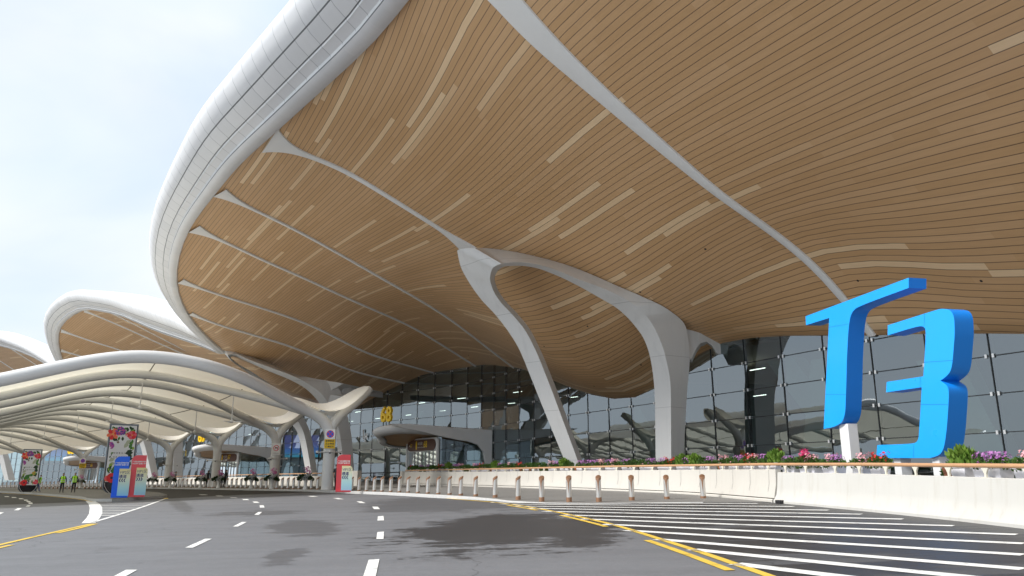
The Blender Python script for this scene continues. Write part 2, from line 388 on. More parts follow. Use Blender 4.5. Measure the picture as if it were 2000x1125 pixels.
for s in SEC:
    W = s['W'] if isinstance(s['W'], Vector) else on_wall(*s['W']); E = s['E'] if isinstance(s['E'], Vector) else P(*s['E'])
    tz = [(0.0, W.z), (1.0, E.z)]
    for px, py in s['m']:
        a, b = ray(px, py); den = (E.x-W.x)-a*(E.y-W.y); t = (a*W.y-W.x)/den; D = W.y+(E.y-W.y)*t
        if .015 < t < .985: tz.append((t, CZ+b*D))
    tz.sort(); keep = [tz[0]]
    for q in tz[1:]:
        if q[0]-keep[-1][0] > .012: keep.append(q)
    if len(keep) == 2: keep.insert(1, (.5, .5*(W.z+E.z)+1.2))
    z = pchip([q[0] for q in keep], [q[1] for q in keep], TT)
    for _ in range(5 if len(keep) != 7 else 45): z[1:-1] = .25*z[:-2]+.5*z[1:-1]+.25*z[2:]
    s['Wp'], s['Ep'] = W, E; prof.append([(W.x+(E.x-W.x)*t, W.y+(E.y-W.y)*t, float(zz)) for t, zz in zip(TT, z)])
prof = np.array(prof)                            # section, t, xyz
for j, t in enumerate(TT):                        # even out the sightings so that the petal is one smooth shell away from the columns
    w = sstep((t-.08)/.4); av = (prof[4, j, 2]+prof[6, j, 2])/2; res = (prof[5, -1, 2]-(prof[4, -1, 2]+prof[6, -1, 2])/2)*t
    prof[5, j, 2] = lerp(prof[5, j, 2], av+res, w)
_d = np.concatenate([[0], np.cumsum(np.linalg.norm(np.diff(prof[1:12, 24, :2], axis=0), axis=1))])
for j, t in enumerate(TT):
    w = .9*sstep((t-.25)/.35)*(1-.75*sstep((t-.78)/.22)); fit = np.polyval(np.polyfit(_d, prof[1:12, j, 2], 4), _d); prof[1:12, j, 2] = prof[1:12, j, 2]*(1-w)+fit*w
for _ in range(3): prof[1:12, 1:-1, 2] = .25*prof[1:12, :-2, 2]+.5*prof[1:12, 1:-1, 2]+.25*prof[1:12, 2:, 2]
VAL = [0, 11, 17, 22]                            # sections at which one roof petal ends and the next begins
rows, secpar = [], []                            # lofted rows; the section number of each row
for a, b in zip(VAL[:-1], VAL[1:]):
    sub = prof[a:b+1]; d = np.concatenate([[0], np.cumsum(np.linalg.norm(np.diff(sub.mean(1), axis=0), axis=1))])
    dens = 2.2 if a == 0 else 3.2; n = int(d[-1]/dens); xs = np.linspace(0, d[-1], n+1)
    blk = np.zeros((n+1, NT, 3))
    for j in range(NT):
        for c in range(3): blk[:, j, c] = (cubic if c < 2 else pchip)(d, sub[:, j, c], xs)
    sp = np.interp(xs, d, np.arange(a, b+1))
    for i in range(n+1):
        if a > 0 and i == 0: continue
        rows.append(blk[i]); secpar.append(sp[i])
ROOF = np.array(rows); secpar = np.array(secpar); NR = len(ROOF)
def roof_row(sec):                               # the lofted profile at a fractional section number
    k = float(np.interp(sec, secpar, np.arange(NR))); i = int(min(k, NR-2)); return ROOF[i]*(1-(k-i))+ROOF[i+1]*(k-i)
RV = [[Vector(p) for p in r] for r in ROOF]
_bv = [p for r in RV for p in r]; _bf = [(i*NT+j, i*NT+j+1, (i+1)*NT+j+1, (i+1)*NT+j) for i in range(NR-1) for j in range(NT-1)]
SBVH = BVHTree.FromPolygons(_bv, _bf)
CAMP = Vector((0, 0, CZ))
def soffit_hit(px, py, back=0.0):
    a, b = ray(px, py); d = Vector((a, 1, b)); h = SBVH.ray_cast(CAMP, d.normalized())
    return None if h[0] is None else P(px, py, h[0].y-back)
# ------------------------------------------------------------ the terminal as one thing
TB = Vector((0, 90, gz(0, 90)))
terminal = empty('terminal_building', TB, 'long airport terminal with sweeping white-edged roof over wood soffit and glass wall', 'building')
def tpart(mb, name, mat, parent=None, **k):
    o = mb.build(name, mat, None, **k); p = parent or terminal; o.parent = p
    o.matrix_parent_inverse = Matrix.Identity(4)
    if p is terminal: o.location = -TB
    return o
# eave line with outward normals
EV = [r[-1] for r in RV]; EV2 = []
for i, p in enumerate(EV):
    t = EV[min(i+1, NR-1)]-EV[max(i-1, 0)]; t.z = 0; t.normalize(); n = Vector((-t.y, t.x, 0))
    EV2.append(n)
for _ in range(2): EV2 = [(EV2[max(i-1, 0)]+EV2[i]*2+EV2[min(i+1, NR-1)]).normalized() for i in range(NR)]
SU = np.concatenate([[0], np.cumsum([(EV[i+1]-EV[i]).length for i in range(NR-1)])])
FP = [(0, 0), (.12, -.30), (.55, -.42), (1.05, -.36), (1.3, -.18), (1.36, .12), (1.75, .30), (2.0, .40), (2.03, .50), (2.9, .98), (3.55, 1.55), (4.0, 2.2), (4.18, 2.8), (4.05, 3.3), (3.6, 3.62), (2.6, 3.85), (1.2, 3.95)]
FV = np.concatenate([[0], np.cumsum([math.hypot(FP[i+1][0]-FP[i][0], FP[i+1][1]-FP[i][1]) for i in range(len(FP)-1)])])
def fscale(sp):                                   # the rim narrows where a petal dips to its column
    return float(np.interp(sp, [0, 4, 5, 6, 7, 8, 9, 10, 11, 12, 13, 14, 15.5, 17, 18, 19, 22], [.95, .92, .86, .78, .69, .61, .55, .52, .70, .95, .70, .64, .55, .45, .6, .7, .7]))
FR, FU = [], []
for i in range(NR):
    k = fscale(secpar[i]); FR.append([EV[i]+EV2[i]*(o*k)+Vector((0, 0, z*k)) for o, z in FP]); FU.append([(SU[i], v) for v in FV])
# roof shell over the soffit: from the rim back over the hall
TR, TU = [], []
for i in range(NR):
    k = fscale(secpar[i]); r = []; e = FR[i][-1]; w = RV[i][0]; inward = (w-EV[i]); inward.z = 0; L0 = inward.length; inward.normalize()
    r.append(e)
    for t in np.linspace(.93, 0, 9):
        q = RV[i][int(round(t*(NT-1)))]; z0 = q.z+3.6*k; bl = sstep((1-t)/.5)
        r.append(Vector((q.x, q.y, lerp(e.z+.15, max(z0, e.z*.55+3), bl))))
    zc = r[-1].z
    for d in (10, 22, 36): r.append(Vector((w.x, w.y, 0))+inward*d+Vector((0, 0, zc+1.5-.03*d)))
    TR.append(r)
roof = tpart(MB().grid(TR), 'roof', M['roof_top'], smooth=True)
fas = MB().grid(FR, uvs=FU); tpart(fas, 'fascia', M['fascia'], parent=roof, auto=40)
# soffit with plank UVs, continued 1.2 m behind the glass
GP = [Vector((44, -62, 0))]                       # the planks run along this gently turning guide line
while GP[-1].y < 300:
    hd_ = R(float(np.interp(GP[-1].y, [-60, 35, 48, 66, 88, 130, 210], [27, 28.5, 36, 37.5, 41, 48, 54]))); GP.append(GP[-1]+Vector((-math.sin(hd_), math.cos(hd_), 0))*1.0)
GPA = np.array([(p.x, p.y) for p in GP])
def plank_uv(p):
    d = GPA-np.array([p.x, p.y]); k = int(np.argmin((d**2).sum(1))); k = min(max(k, 1), len(GPA)-2); e = GPA[k+1]-GPA[k-1]; e = e/np.linalg.norm(e); r = np.array([p.x, p.y])-GPA[k]
    return (k+float(np.dot(r, e)), float(-e[1]*r[0]+e[0]*r[1])*1.1+80)
SRW, SUV = [], []
for i in range(NR):
    w, q = RV[i][0], RV[i][1]; d = (w-RV[i][3]); d.z = 0; d.normalize()
    r = [w+d*1.2]+RV[i]; u = []
    for p in r:
        u.append(plank_uv(p))
    SRW.append(r); SUV.append(u)
soffit = tpart(MB().grid(SRW, uvs=SUV), 'soffit', M['soffit'], parent=roof, smooth=True)
def soffit_normal(i, j): 
    a = ROOF[min(i+1, NR-1), j]-ROOF[max(i-1, 0), j]; b = ROOF[i, min(j+1, NT-1)]-ROOF[i, max(j-1, 0)]
    n = Vector(np.cross(a, b)).normalized(); return n if n.z < 0 else -n
def rib(sec, t0, t1, width, flare, th=.10, name='rib'):
    c = roof_row(sec); i0 = int(np.interp(sec, secpar, np.arange(NR))); rows_ = []
    n = 60; ts = np.linspace(t0, t1, n)
    pts = [Vector([float(np.interp(t, TT, c[:, k])) for k in range(3)]) for t in ts]
    for k, t in enumerate(ts):
        tg = (pts[min(k+1, n-1)]-pts[max(k-1, 0)]).normalized(); j = int(round(t*(NT-1))); nn = soffit_normal(i0, j)
        sd = tg.cross(nn).normalized(); w = (width(t) if callable(width) else width)/2 + flare*max(0, (t-.86)/.14)**3.4
        pl = []
        for o, h in ((-w, .06), (-w*.96, -th), (-w*.75, -th-.03), (w*.75, -th-.03), (w*.96, -th), (w, .06)):
            q = pts[k]+sd*o; hit = SBVH.find_nearest(q); base = hit[0] if hit[0] is not None and hit[3] < 1.5 else q
            pl.append(base-nn*h)
        rows_.append(pl)
    return tpart(MB().grid(rows_), name, M['white_paint'], parent=roof, auto=35)
rib(4, .0, .99, lambda t: .46+.5*sstep((t-.3)/.4)+.75*sstep((t-.62)/.3), 1.8)
rib(6, .452, .995, lambda t: .40+1.7*sstep((.60-t)/.15)**1.5, 1.5)
rib(7, .0, .995, .24, .8)
rib(8, .0, .995, .24, .8)
rib(9, .0, .995, .24, .6)
rib(10, .0, .995, .26, .6)
for s_ in (13.2, 14, 15, 16): rib(s_, .0, .995, .34, .6)
for s_ in (18.6, 19.5): rib(s_, .0, .995, .34, .6)
# ------------------------------------------------------------ looped columns
def loop_column(cuts, depth, name='column', nsub=5, mat='column_white', spread=(.9, .9), meet=None):
    arr = np.array([[*c[0], *c[1], *c[2], c[3], c[4]] for c in cuts], float); n = len(arr); s = np.arange(n)
    xs = np.linspace(0, n-1, (n-1)*nsub+1); A = np.stack([pchip(s, arr[:, k], xs) for k in range(8)], 1)
    r = []
    for row in A:
        I = P(row[0], row[1], row[6]+spread[0]); C = P(row[2], row[3], row[6]); O = P(row[4], row[5], row[6]+row[7])
        if meet and meet[0] < row[4] < meet[1] and row[5] < meet[2]:
            hh = soffit_hit(row[4], row[5], .1)
            if hh is not None and -2 < hh.y-O.y < 6: O = hh
        mid = (I+O)/2; B = mid+Vector((mid.x, mid.y, 0)).normalized()*depth; B.z = mid.z
        I2 = I+(B-I)*.55; O2 = O+(B-O)*.55
        r.append([I, C, O, O2, B, I2, I])
    mb = MB().grid(r); mb.f.append(list(range(6))); mb.m.append(0); o = len(mb.v)-7; mb.f.append([o+k for k in range(6)]); mb.m.append(0)
    return tpart(mb, name, M[mat], auto=52)
# cut: inner edge, crease, outer edge (photo sightings), depth of the crease, how far the outer edge lies behind it
near_loop = loop_column([
    ((1143, 915), (1134, 915), (1109, 915), 49.3, .8), ((1098, 790), (1088, 790), (1058, 790), 49.2, .8), ((1079, 740), (1069, 740), (1038, 740), 49.1, .8),
    ((1055, 682), (1046, 684), (1013, 680), 49, .8), ((1035, 643), (1026, 646), (989, 642), 48.9, .8), ((1011, 613), (1002, 616), (966, 613), 48.8, .8),
    ((985, 585), (976, 588), (940, 585), 48.6, .8), ((971, 562), (962, 564), (914, 548), 48.2, .9), ((966, 545), (957, 544), (899, 518), 47.6, 1.0),
    ((972, 529), (962, 524), (893, 489), 46.8, 1.1), ((990, 520), (985, 514), (938, 484), 46.0, 1.2), ((1015, 519), (1014, 512), (1000, 491), 45.6, 1.2),
    ((1045, 523), (1047, 516), (1052, 502), 45.4, 1.2), ((1080, 535), (1085, 527), (1103, 516), 45.3, 1.2), ((1125, 556), (1131, 546), (1153, 535), 45.2, 1.2),
    ((1168, 580), (1180, 564), (1205, 558), 45.2, 1.1), ((1205, 602), (1223, 585), (1256, 580), 45.4, 1.1), ((1238, 634), (1259, 613), (1304, 604), 45.8, 1.0),
    ((1260, 667), (1284, 652), (1340, 640), 46.2, .9), ((1272, 709), (1301, 702), (1347, 702), 46.6, .9), ((1278.5, 768), (1310, 764), (1342, 764), 46.9, .9),
    ((1281, 915), (1311, 915), (1334, 915), 47.2, .9)], 1.0, meet=(930, 1330, 630))
strut = [(1285, 596), (1330, 613), (1372, 634), (1423, 665), (1421, 694), (1399, 690), (1391, 675), (1380, 667), (1368, 670), (1359, 682), (1350, 702), (1330, 700), (1300, 655)]
mbx = MB().prism([P(x, y, 47.75 if x < 1345 else 47.75+(x-1345)*.018) for x, y in strut], Vector((.35, 1.3, 0)))
tpart(mbx, 'column_strut', M['column_white'], parent=None)
far_loop = loop_column([
    ((622, 938), (611, 938), (600, 938), 88, .6), ((606, 845), (593, 845), (581, 845), 87.5, .6), ((588, 808), (575, 812), (562, 820), 87, .6),
    ((563, 776), (552, 778), (535, 780), 86, .6), ((545, 762), (534, 763), (517, 757), 85, .6), ((520, 745), (508, 746), (490, 732), 84.2, .7), ((490, 725), (478, 724), (462, 708), 83.5, .7),
    ((459, 707), (452, 705), (438, 690), 83, .8), ((450, 698), (445, 694), (437, 683), 82.8, .8), ((458, 696), (458, 691), (452, 681), 82.7, .8), ((489, 709), (490, 704), (489, 695), 82.7, .8),
    ((525, 725), (528, 718), (532, 711), 82.8, .8), ((569, 743), (574, 735), (582, 732), 83, .8), ((598, 760), (606, 752), (630, 743), 83.5, .8),
    ((620, 782), (632, 774), (660, 756), 84, .8), ((640, 812), (650, 806), (677, 806), 85, .8), ((656, 850), (664, 848), (686, 848), 85.6, .8), ((664, 938), (673, 938), (693, 938), 86, .8)], 1.4)
strut = [(618, 740), (671, 749), (745, 765), (744, 775), (705, 770), (690, 776), (680, 800), (650, 800), (632, 770)]
tpart(MB().prism([P(x, y, 84.4+max(0, x-690)*.12) for x, y in strut], Vector((0, 1.2, 0))), 'column_strut', M['column_white'])
def leg(cuts, depth): return loop_column(cuts, depth, spread=(.6, .6))
leg([((311, 936), (298, 936), (290, 936), 125, .5), ((294, 861), (280, 861), (272, 864), 124, .5), ((262, 800), (252, 800), (244, 800), 122, .5), ((235, 750), (226, 750), (218, 750), 120, .5)], 1.4)
leg([((332, 936), (340, 936), (357, 936), 127, .5), ((334, 880), (339, 880), (357, 863), 126, .5), ((318, 800), (328, 800), (348, 800), 124, .5), ((290, 760), (300, 755), (330, 750), 123, .5)], 1.4)
leg([((30, 938), (17, 938), (9, 938), 158, .5), ((15, 884), (4, 884), (-6, 884), 157, .5), ((-12, 820), (-22, 820), (-32, 820), 155, .5)], 1.5)
leg([((52, 938), (60, 938), (76, 938), 160, .5), ((54, 880), (60, 880), (76, 870), 159, .5), ((40, 820), (50, 820), (70, 810), 157, .5)], 1.5)
# ------------------------------------------------------------ glass wall: one bay per pair of mullions
def head(s):                                      # soffit height over the wall at arclength s
    return float(np.interp(s, HS, HZ))
_h = [near_wall((r[0].x, r[0].y))[0] for r in RV]; HS = np.array(_h); HZ = np.array([r[0].z for r in RV]); _o = np.argsort(HS); HS, HZ = HS[_o], HZ[_o]
s_first = near_wall(wall_pt(2000))[0]; m0 = near_wall(wall_pt(1970))[0]
def row_z(s): return 2.02+CZ-.015
nb0, nb1 = -9, 82; PR = random.Random(4)
for kb in range(nb0, nb1):
    sA, sB = m0+kb*3.0, m0+kb*3.0+3.0; A, B = wall_at(sA), wall_at(sB); t = (B-A).normalized(); out = Vector((-t.y, t.x, 0))
    za, zb = head(sA)+.35, head(sB)+.35; mA, mB_ = A-out*.0, B
    if max(za, zb) < 2: continue
    bay = MB()
    zs_ = [gz(A.x, A.y)+.12]; zz = row_z(0)-1.66
    while zz < min(za, zb)-.5: zs_.append(zz); zz += 1.66
    zs_.append(None); e = t*.012
    for k_ in range(len(zs_)-1):
        q = [A+e+Vector((0, 0, zs_[k_]+.01)), B-e+Vector((0, 0, zs_[k_]+.01)), B-e+Vector((0, 0, zb if zs_[k_+1] is None else zs_[k_+1]-.01)), A+e+Vector((0, 0, za if zs_[k_+1] is None else zs_[k_+1]-.01))]
        tl = [PR.gauss(0, .006), PR.gauss(0, .006)]; q = [v-out*(.03+sg*tl[0]+sh*tl[1]) for v, sg, sh in zip(q, (-1, 1, 1, -1), (-1, -1, 1, 1))]
        bay.add(q, [(0, 1, 2, 3)])
    g = tpart(bay, 'glazing_bay', M['glass'])
    bm_ = bmesh.new(); bm_.from_mesh(g.data); bm_.normal_update(); bmesh.ops.reverse_faces(bm_, faces=[f for f in bm_.faces if f.normal.dot(out) < 0]); bm_.to_mesh(g.data); bm_.free()
    fr = MB(); zt = min(za, zb)
    fr.box((A.x-out.x*.13, A.y-out.y*.13, (gz(A.x, A.y)+za)/2), (.07, .20, za-gz(A.x, A.y)), math.atan2(t.y, t.x))
    fr.box((A.x+out.x*.006, A.y+out.y*.006, (gz(A.x, A.y)+za)/2), (.035, .02, za-gz(A.x, A.y)), math.atan2(t.y, t.x))
    c = (A+B)/2; zz = row_z(0)-1.66
    while zz < max(za, zb)-.5:
        fr.box((c.x+out.x*.005, c.y+out.y*.005, zz), (3.0, .02, .04), math.atan2(t.y, t.x))
        fr.box((c.x-out.x*.10, c.y-out.y*.10, zz), (2.9, .12, .05), math.atan2(t.y, t.x))
        for sg in (.16, 2.84):
            q = A+t*sg+out*.03; fr.box((q.x, q.y, zz), (.10, .05, .17), math.atan2(t.y, t.x), mi=1)
        zz += 1.66
    tpart(fr, 'glazing_frame', [M['mullion'], M['clamp']], parent=g)
# interior: floor slab is the pavement sheet; a back wall, ceiling and leaning columns behind the glass
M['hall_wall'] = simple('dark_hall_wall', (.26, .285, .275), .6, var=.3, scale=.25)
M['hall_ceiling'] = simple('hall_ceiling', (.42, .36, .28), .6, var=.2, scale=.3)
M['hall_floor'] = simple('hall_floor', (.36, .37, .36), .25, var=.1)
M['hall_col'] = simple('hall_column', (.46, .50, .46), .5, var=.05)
ss = np.linspace(near_wall((56, -35))[0], near_wall((-167, 225))[0], 60)
bw, ce, fl = [], [], []
for s in ss:
    p = wall_at(s); n = -wall_out(s); z0 = gz(p.x, p.y); q = p+n*26
    bw.append([q+Vector((0, 0, z0-2)), q+Vector((0, 0, 16))]); h = head(s)
    ce.append([p+n*1.25+Vector((0, 0, h+.0)), p+n*6+Vector((0, 0, h+1.5)), p+n*26.2+Vector((0, 0, h+2.5))])
    fl.append([p+n*.2+Vector((0, 0, z0+.17)), q+Vector((0, 0, z0+.17))])
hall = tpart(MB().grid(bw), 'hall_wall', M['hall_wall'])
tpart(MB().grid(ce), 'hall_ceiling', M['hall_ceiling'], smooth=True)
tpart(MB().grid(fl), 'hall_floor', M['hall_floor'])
def hall_leg(px0, py0, px1, py1, px2, dd):
    a = on_wall(px0, py0); b = on_wall(px1, py1); n = -wall_out(near_wall(a)[0])
    tt = wall_tan(near_wall(a)[0]); w = tt*.9
    mb = MB(); p0 = a+n*dd; p1 = b+n*(dd-2.5); p0.z = gz(p0.x, p0.y); mb.prism([p0-w, p0+w, p1+w*1.3, p1-w*1.3], n*1.2); tpart(mb, 'hall_column', M['hall_col'])
for q in ((1440, 880, 1530, 690, 0, 6), (1500, 880, 1400, 690, 0, 8), (1195, 890, 1160, 790, 0, 6), (700, 905, 770, 800, 0, 6), (780, 905, 810, 800, 0, 6), (1800, 880, 1740, 690, 0, 6), (430, 905, 470, 850, 0, 6)): hall_leg(*q)

# ceiling light strips of the hall and small downlights in the soffit
M['hall_light'] = simple('hall_light', (.9, .9, .85), .5, var=0); _b = M['hall_light'].node_tree.nodes['Principled BSDF']; _b.inputs['Emission Color'].default_value = (1, .96, .88, 1); _b.inputs['Emission Strength'].default_value = 2.2
hl = MB()
for s in np.arange(near_wall(wall_pt(3000))[0], near_wall((-107, 185))[0], 9.0):
    p = wall_at(s); n = -wall_out(s); t = wall_tan(s)
    for dd in (8, 17):
        q = p+n*dd; hl.box((q.x, q.y, min(head(s)+.9, 11.5)), (1.5, .10, .05), math.atan2(t.y, t.x))
tpart(hl, 'hall_lights', M['hall_light'])
dl = MB()
for s in np.arange(near_wall(wall_pt(2400))[0], near_wall((-54, 140))[0], 6.0):
    p = wall_at(s); o = wall_out(s)
    for dd in (2.2, 6.5):
        q = p+o*dd; h = SBVH.ray_cast(Vector((q.x, q.y, 0)), Vector((0, 0, 1)))
        if h[0] is not None:
            n = h[1] if h[1].z < 0 else -h[1]; u = n.orthogonal().normalized(); v = n.cross(u); c = h[0]+n*.012
            dl.add([c+(u*math.cos(a)+v*math.sin(a))*.065 for a in np.linspace(0, 2*math.pi, 13)[:-1]], [tuple(range(12))])
tpart(dl, 'downlights', M['black'], parent=roof)
# ------------------------------------------------------------ ground, road, pavement, island
def sheet(poly, name, mat, dz, sub=None, kind='structure'):
    mb = MB(); vs = [Vector((p.x, p.y, gz(p.x, p.y)+dz)) for p in poly]; mb.add(vs, [tuple(range(len(vs)))])
    o = mb.build(name, mat); me = o.data
    if me.polygons[0].normal.z < 0: me.flip_normals()
    return struct(o, kind)
def ell(px0, py0, pxr, pyr, pxt, pyt):            # a stain: centre, a point at its side, a point at its far rim
    c, a, b = G(px0, py0), G(pxr, pyr)-G(px0, py0), G(pxt, pyt)-G(px0, py0); m = Matrix(((a.x, b.x), (a.y, b.y))).inverted()
    return (c.x, c.y, m[0][0], m[0][1], m[1][0], m[1][1])
def asphalt(name, base, stains=(), streak=0.0, var=.4, rough=.8, wet=.45, sdir=(1, 0)):
    m, nt, b, o = new_mat(name); tc = N(nt, 'ShaderNodeTexCoord'); v = tc.outputs['Object']
    n1 = noise(nt, v, .14, 6, .62, .4); n2 = noise(nt, v, 1.1, 5); n3 = noise(nt, v, 55, 2)
    col = mixc(nt, n1, tuple(x*(1-var) for x in base), tuple(x*(1+var) for x in base))
    col = mixc(nt, math_(nt, 'MULTIPLY', n2, .5), col, tuple(x*.8 for x in base))
    mp = N(nt, 'ShaderNodeMapping'); L(nt, v, mp.inputs[0]); mp.inputs['Rotation'].default_value = (0, 0, math.atan2(sdir[1], sdir[0])*-1); mp.inputs['Scale'].default_value = (.10, 1.4, 1)
    tr = noise(nt, mp.outputs[0], .9, 5, .55)
    col = mixc(nt, math_(nt, 'MULTIPLY', math_(nt, 'SUBTRACT', tr, .42), 1.6), col, tuple(min(1, x*1.45) for x in base))
    sp = math_(nt, 'GREATER_THAN', n3, .60); col = mixc(nt, math_(nt, 'MULTIPLY', sp, .45), col, tuple(min(1, x*1.9) for x in base))
    n5 = noise(nt, v, 7, 5, .7); col = mixc(nt, math_(nt, 'MULTIPLY', n5, .75), col, tuple(x*.68 for x in base))
    vo = N(nt, 'ShaderNodeTexVoronoi', feature='DISTANCE_TO_EDGE'); vo.inputs['Scale'].default_value = .16; vn = N(nt, 'ShaderNodeVectorMath', operation='ADD'); vs_ = N(nt, 'ShaderNodeVectorMath', operation='SCALE'); vs_.inputs['Scale'].default_value = 1.6
    nc = N(nt, 'ShaderNodeTexNoise'); nc.inputs['Scale'].default_value = .9; nc.inputs['Detail'].default_value = 6; L(nt, v, nc.inputs['Vector']); L(nt, nc.outputs['Color'], vs_.inputs[0]); L(nt, v, vn.inputs[0]); L(nt, vs_.outputs[0], vn.inputs[1]); L(nt, vn.outputs[0], vo.inputs['Vector'])
    ck = math_(nt, 'MULTIPLY', math_(nt, 'LESS_THAN', vo.outputs['Distance'], .0028), math_(nt, 'GREATER_THAN', noise(nt, v, .11, 3), .50)); col = mixc(nt, math_(nt, 'MULTIPLY', ck, .6), col, tuple(x*.35 for x in base))
    ot = N(nt, 'ShaderNodeMapRange', interpolation_type='SMOOTHSTEP'); L(nt, noise(nt, v, .5, 8, .75), ot.inputs[0]); ot.inputs[1].default_value = .58; ot.inputs[2].default_value = .72; col = mixc(nt, math_(nt, 'MULTIPLY', ot.outputs[0], .6), col, tuple(x*.45 for x in base))
    mask = None; s = N(nt, 'ShaderNodeSeparateXYZ'); L(nt, v, s.inputs[0])
    wob = noise(nt, v, .8, 9, .74)
    mp2 = N(nt, 'ShaderNodeMapping'); L(nt, v, mp2.inputs[0]); mp2.inputs['Scale'].default_value = (.35, 2.6, 1); wob2 = noise(nt, mp2.outputs[0], 1.0, 8, .74)
    for si_, (cx, cy, a, b_, c, d) in enumerate(stains):
        dx, dy = math_(nt, 'SUBTRACT', s.outputs[0], cx), math_(nt, 'SUBTRACT', s.outputs[1], cy)
        U = math_(nt, 'ADD', math_(nt, 'MULTIPLY', dx, a), math_(nt, 'MULTIPLY', dy, b_)); V = math_(nt, 'ADD', math_(nt, 'MULTIPLY', dx, c), math_(nt, 'MULTIPLY', dy, d))
        r = math_(nt, 'SQRT', math_(nt, 'ADD', math_(nt, 'MULTIPLY', U, U), math_(nt, 'MULTIPLY', V, V)))
        r = math_(nt, 'ADD', r, math_(nt, 'MULTIPLY', math_(nt, 'SUBTRACT', wob, .5), 2.6)); r = math_(nt, 'ADD', r, math_(nt, 'MULTIPLY', math_(nt, 'SUBTRACT', wob2, .5), 2.4))
        k = N(nt, 'ShaderNodeMapRange', interpolation_type='SMOOTHSTEP'); L(nt, r, k.inputs[0]); k.inputs[1].default_value = 1.14; k.inputs[2].default_value = .90
        ko = k.outputs[0] if si_ < 2 else math_(nt, 'MULTIPLY', k.outputs[0], .5)
        mask = ko if mask is None else math_(nt, 'MAXIMUM', mask, ko)
    if streak:
        mp3 = N(nt, 'ShaderNodeMapping'); L(nt, v, mp3.inputs[0]); mp3.inputs['Rotation'].default_value = (0, 0, math.atan2(sdir[1], sdir[0])*-1); mp3.inputs['Scale'].default_value = (.22, 1.5, 1)
        q = noise(nt, mp3.outputs[0], .8, 7, .66, .8); k = N(nt, 'ShaderNodeMapRange', interpolation_type='SMOOTHSTEP'); L(nt, q, k.inputs[0]); k.inputs[1].default_value = .60; k.inputs[2].default_value = .50
        mask = k.outputs[0] if mask is None else math_(nt, 'MAXIMUM', mask, k.outputs[0])
    rg = math_(nt, 'MULTIPLY_ADD', n2, .2, rough-.1)
    if mask is not None:
        col = mixc(nt, math_(nt, 'MULTIPLY', mask, .86), col, (.028, .028, .030)); mr = N(nt, 'ShaderNodeMix'); L(nt, mask, mr.inputs[0]); L(nt, rg, mr.inputs[2]); mr.inputs[3].default_value = wet; rg = mr.outputs[0]
    L(nt, col, b.inputs['Base Color']); L(nt, rg, b.inputs['Roughness']); b.inputs['Specular IOR Level'].default_value = .4
    bump(nt, b, n3, .35, .008); return m
STAINS = [ell(985, 1030, 1160, 1022, 990, 1004), ell(1110, 1033, 1215, 1043, 1130, 1012), ell(590, 1028, 655, 1028, 592, 1014), ell(500, 1002, 590, 999, 500, 997.5), ell(560, 1085, 600, 1080, 565, 1072), ell(860, 983, 1000, 985, 870, 972), ell(350, 985, 372, 990, 345, 975), ell(800, 992, 880, 988, 800, 986)]
M['road'] = asphalt('worn_asphalt', (.175, .179, .191), STAINS, sdir=(-.3, 1), rough=.62)
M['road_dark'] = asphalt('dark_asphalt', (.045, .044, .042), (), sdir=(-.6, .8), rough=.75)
M['apron'] = asphalt('streaky_asphalt', (.092, .094, .10), (), streak=1.0, rough=.66, sdir=(1, .12))
M['paving'] = asphalt('grey_paving', (.21, .205, .195), (), rough=.75, var=.15)
M['bounce_ground'] = simple('pale_bounce_ground', (.60, .60, .585), .8, var=.12, scale=.2)  # pale tone made up so the unseen ground bounces light onto the soffit
B = 2500
sheet([Vector((-B, -B, 0)), Vector((B, -B, 0)), Vector((B, B, 0)), Vector((-B, B, 0))], 'ground', M['bounce_ground'], -.05)
sheet([Vector((30, -60, 0)), Vector((40, 60, 0)), Vector((-120, 260, 0)), Vector((-300, 330, 0)), Vector((-300, 90, 0)), Vector((-60, 20, 0)), Vector((-16, -60, 0))], 'road', M['road'], 0)
# kerb line in front of the bollards (photo sightings on the pavement plane)
BOL = [(0, 952.5), (200, 952), (306, 951.6), (400, 952.5), (500, 954), (607, 955.5), (700, 958.7), (780, 961.4), (856, 965), (900, 967), (967, 969.5), (1012, 972.2), (1058, 974), (1111, 974.4), (1169, 974.7), (1234, 973.8), (1302, 973), (1374, 972)]
BX = [b[0] for b in BOL]
def bol(px): return G(px, float(pchip(BX, [b[1] for b in BOL], [px])[0]), .15)
row = [bol(x) for x in (1374, 1302, 1234, 1169, 1111, 1058, 1012, 967, 900, 830, 760, 700, 620, 540, 460, 380, 300)]
for k in range(9):                                # carried on smoothly beyond the last clear sighting
    d = (row[-1]-row[-2]).normalized(); d = Matrix.Rotation(R(1.6), 3, 'Z') @ d; row.append(row[-1]+d*9)
ROW = smooth_path(row, 240); ROWL = np.concatenate([[0], np.cumsum([(ROW[i+1]-ROW[i]).length for i in range(239)])])
def row_at(s): return Vector([float(np.interp(s, ROWL, [p[k] for p in ROW])) for k in range(3)])
def row_tan(s): t = row_at(s+.4)-row_at(s-.4); t.z = 0; return t.normalized()
def row_out(s): t = row_tan(s); return Vector((-t.y, t.x, 0))   # towards the road
kerbline = [ROW[i]+row_out(ROWL[i])*.55 for i in range(0, 240, 3)]
pav = kerbline+[Vector((-330, 300, 0)), Vector((-120, 300, 0)), Vector((60, 60, 0)), Vector((90, -80, 0)), Vector((40, -80, 0))]
jer = [G(x, y) for x, y in ((1512, 982), (1600, 990), (1750, 1005), (1880, 1019), (2000, 1033))]
dj = (jer[-1]-jer[-2]).normalized(); jer += [jer[-1]+dj*4, jer[-1]+dj*9, jer[-1]+dj*25]
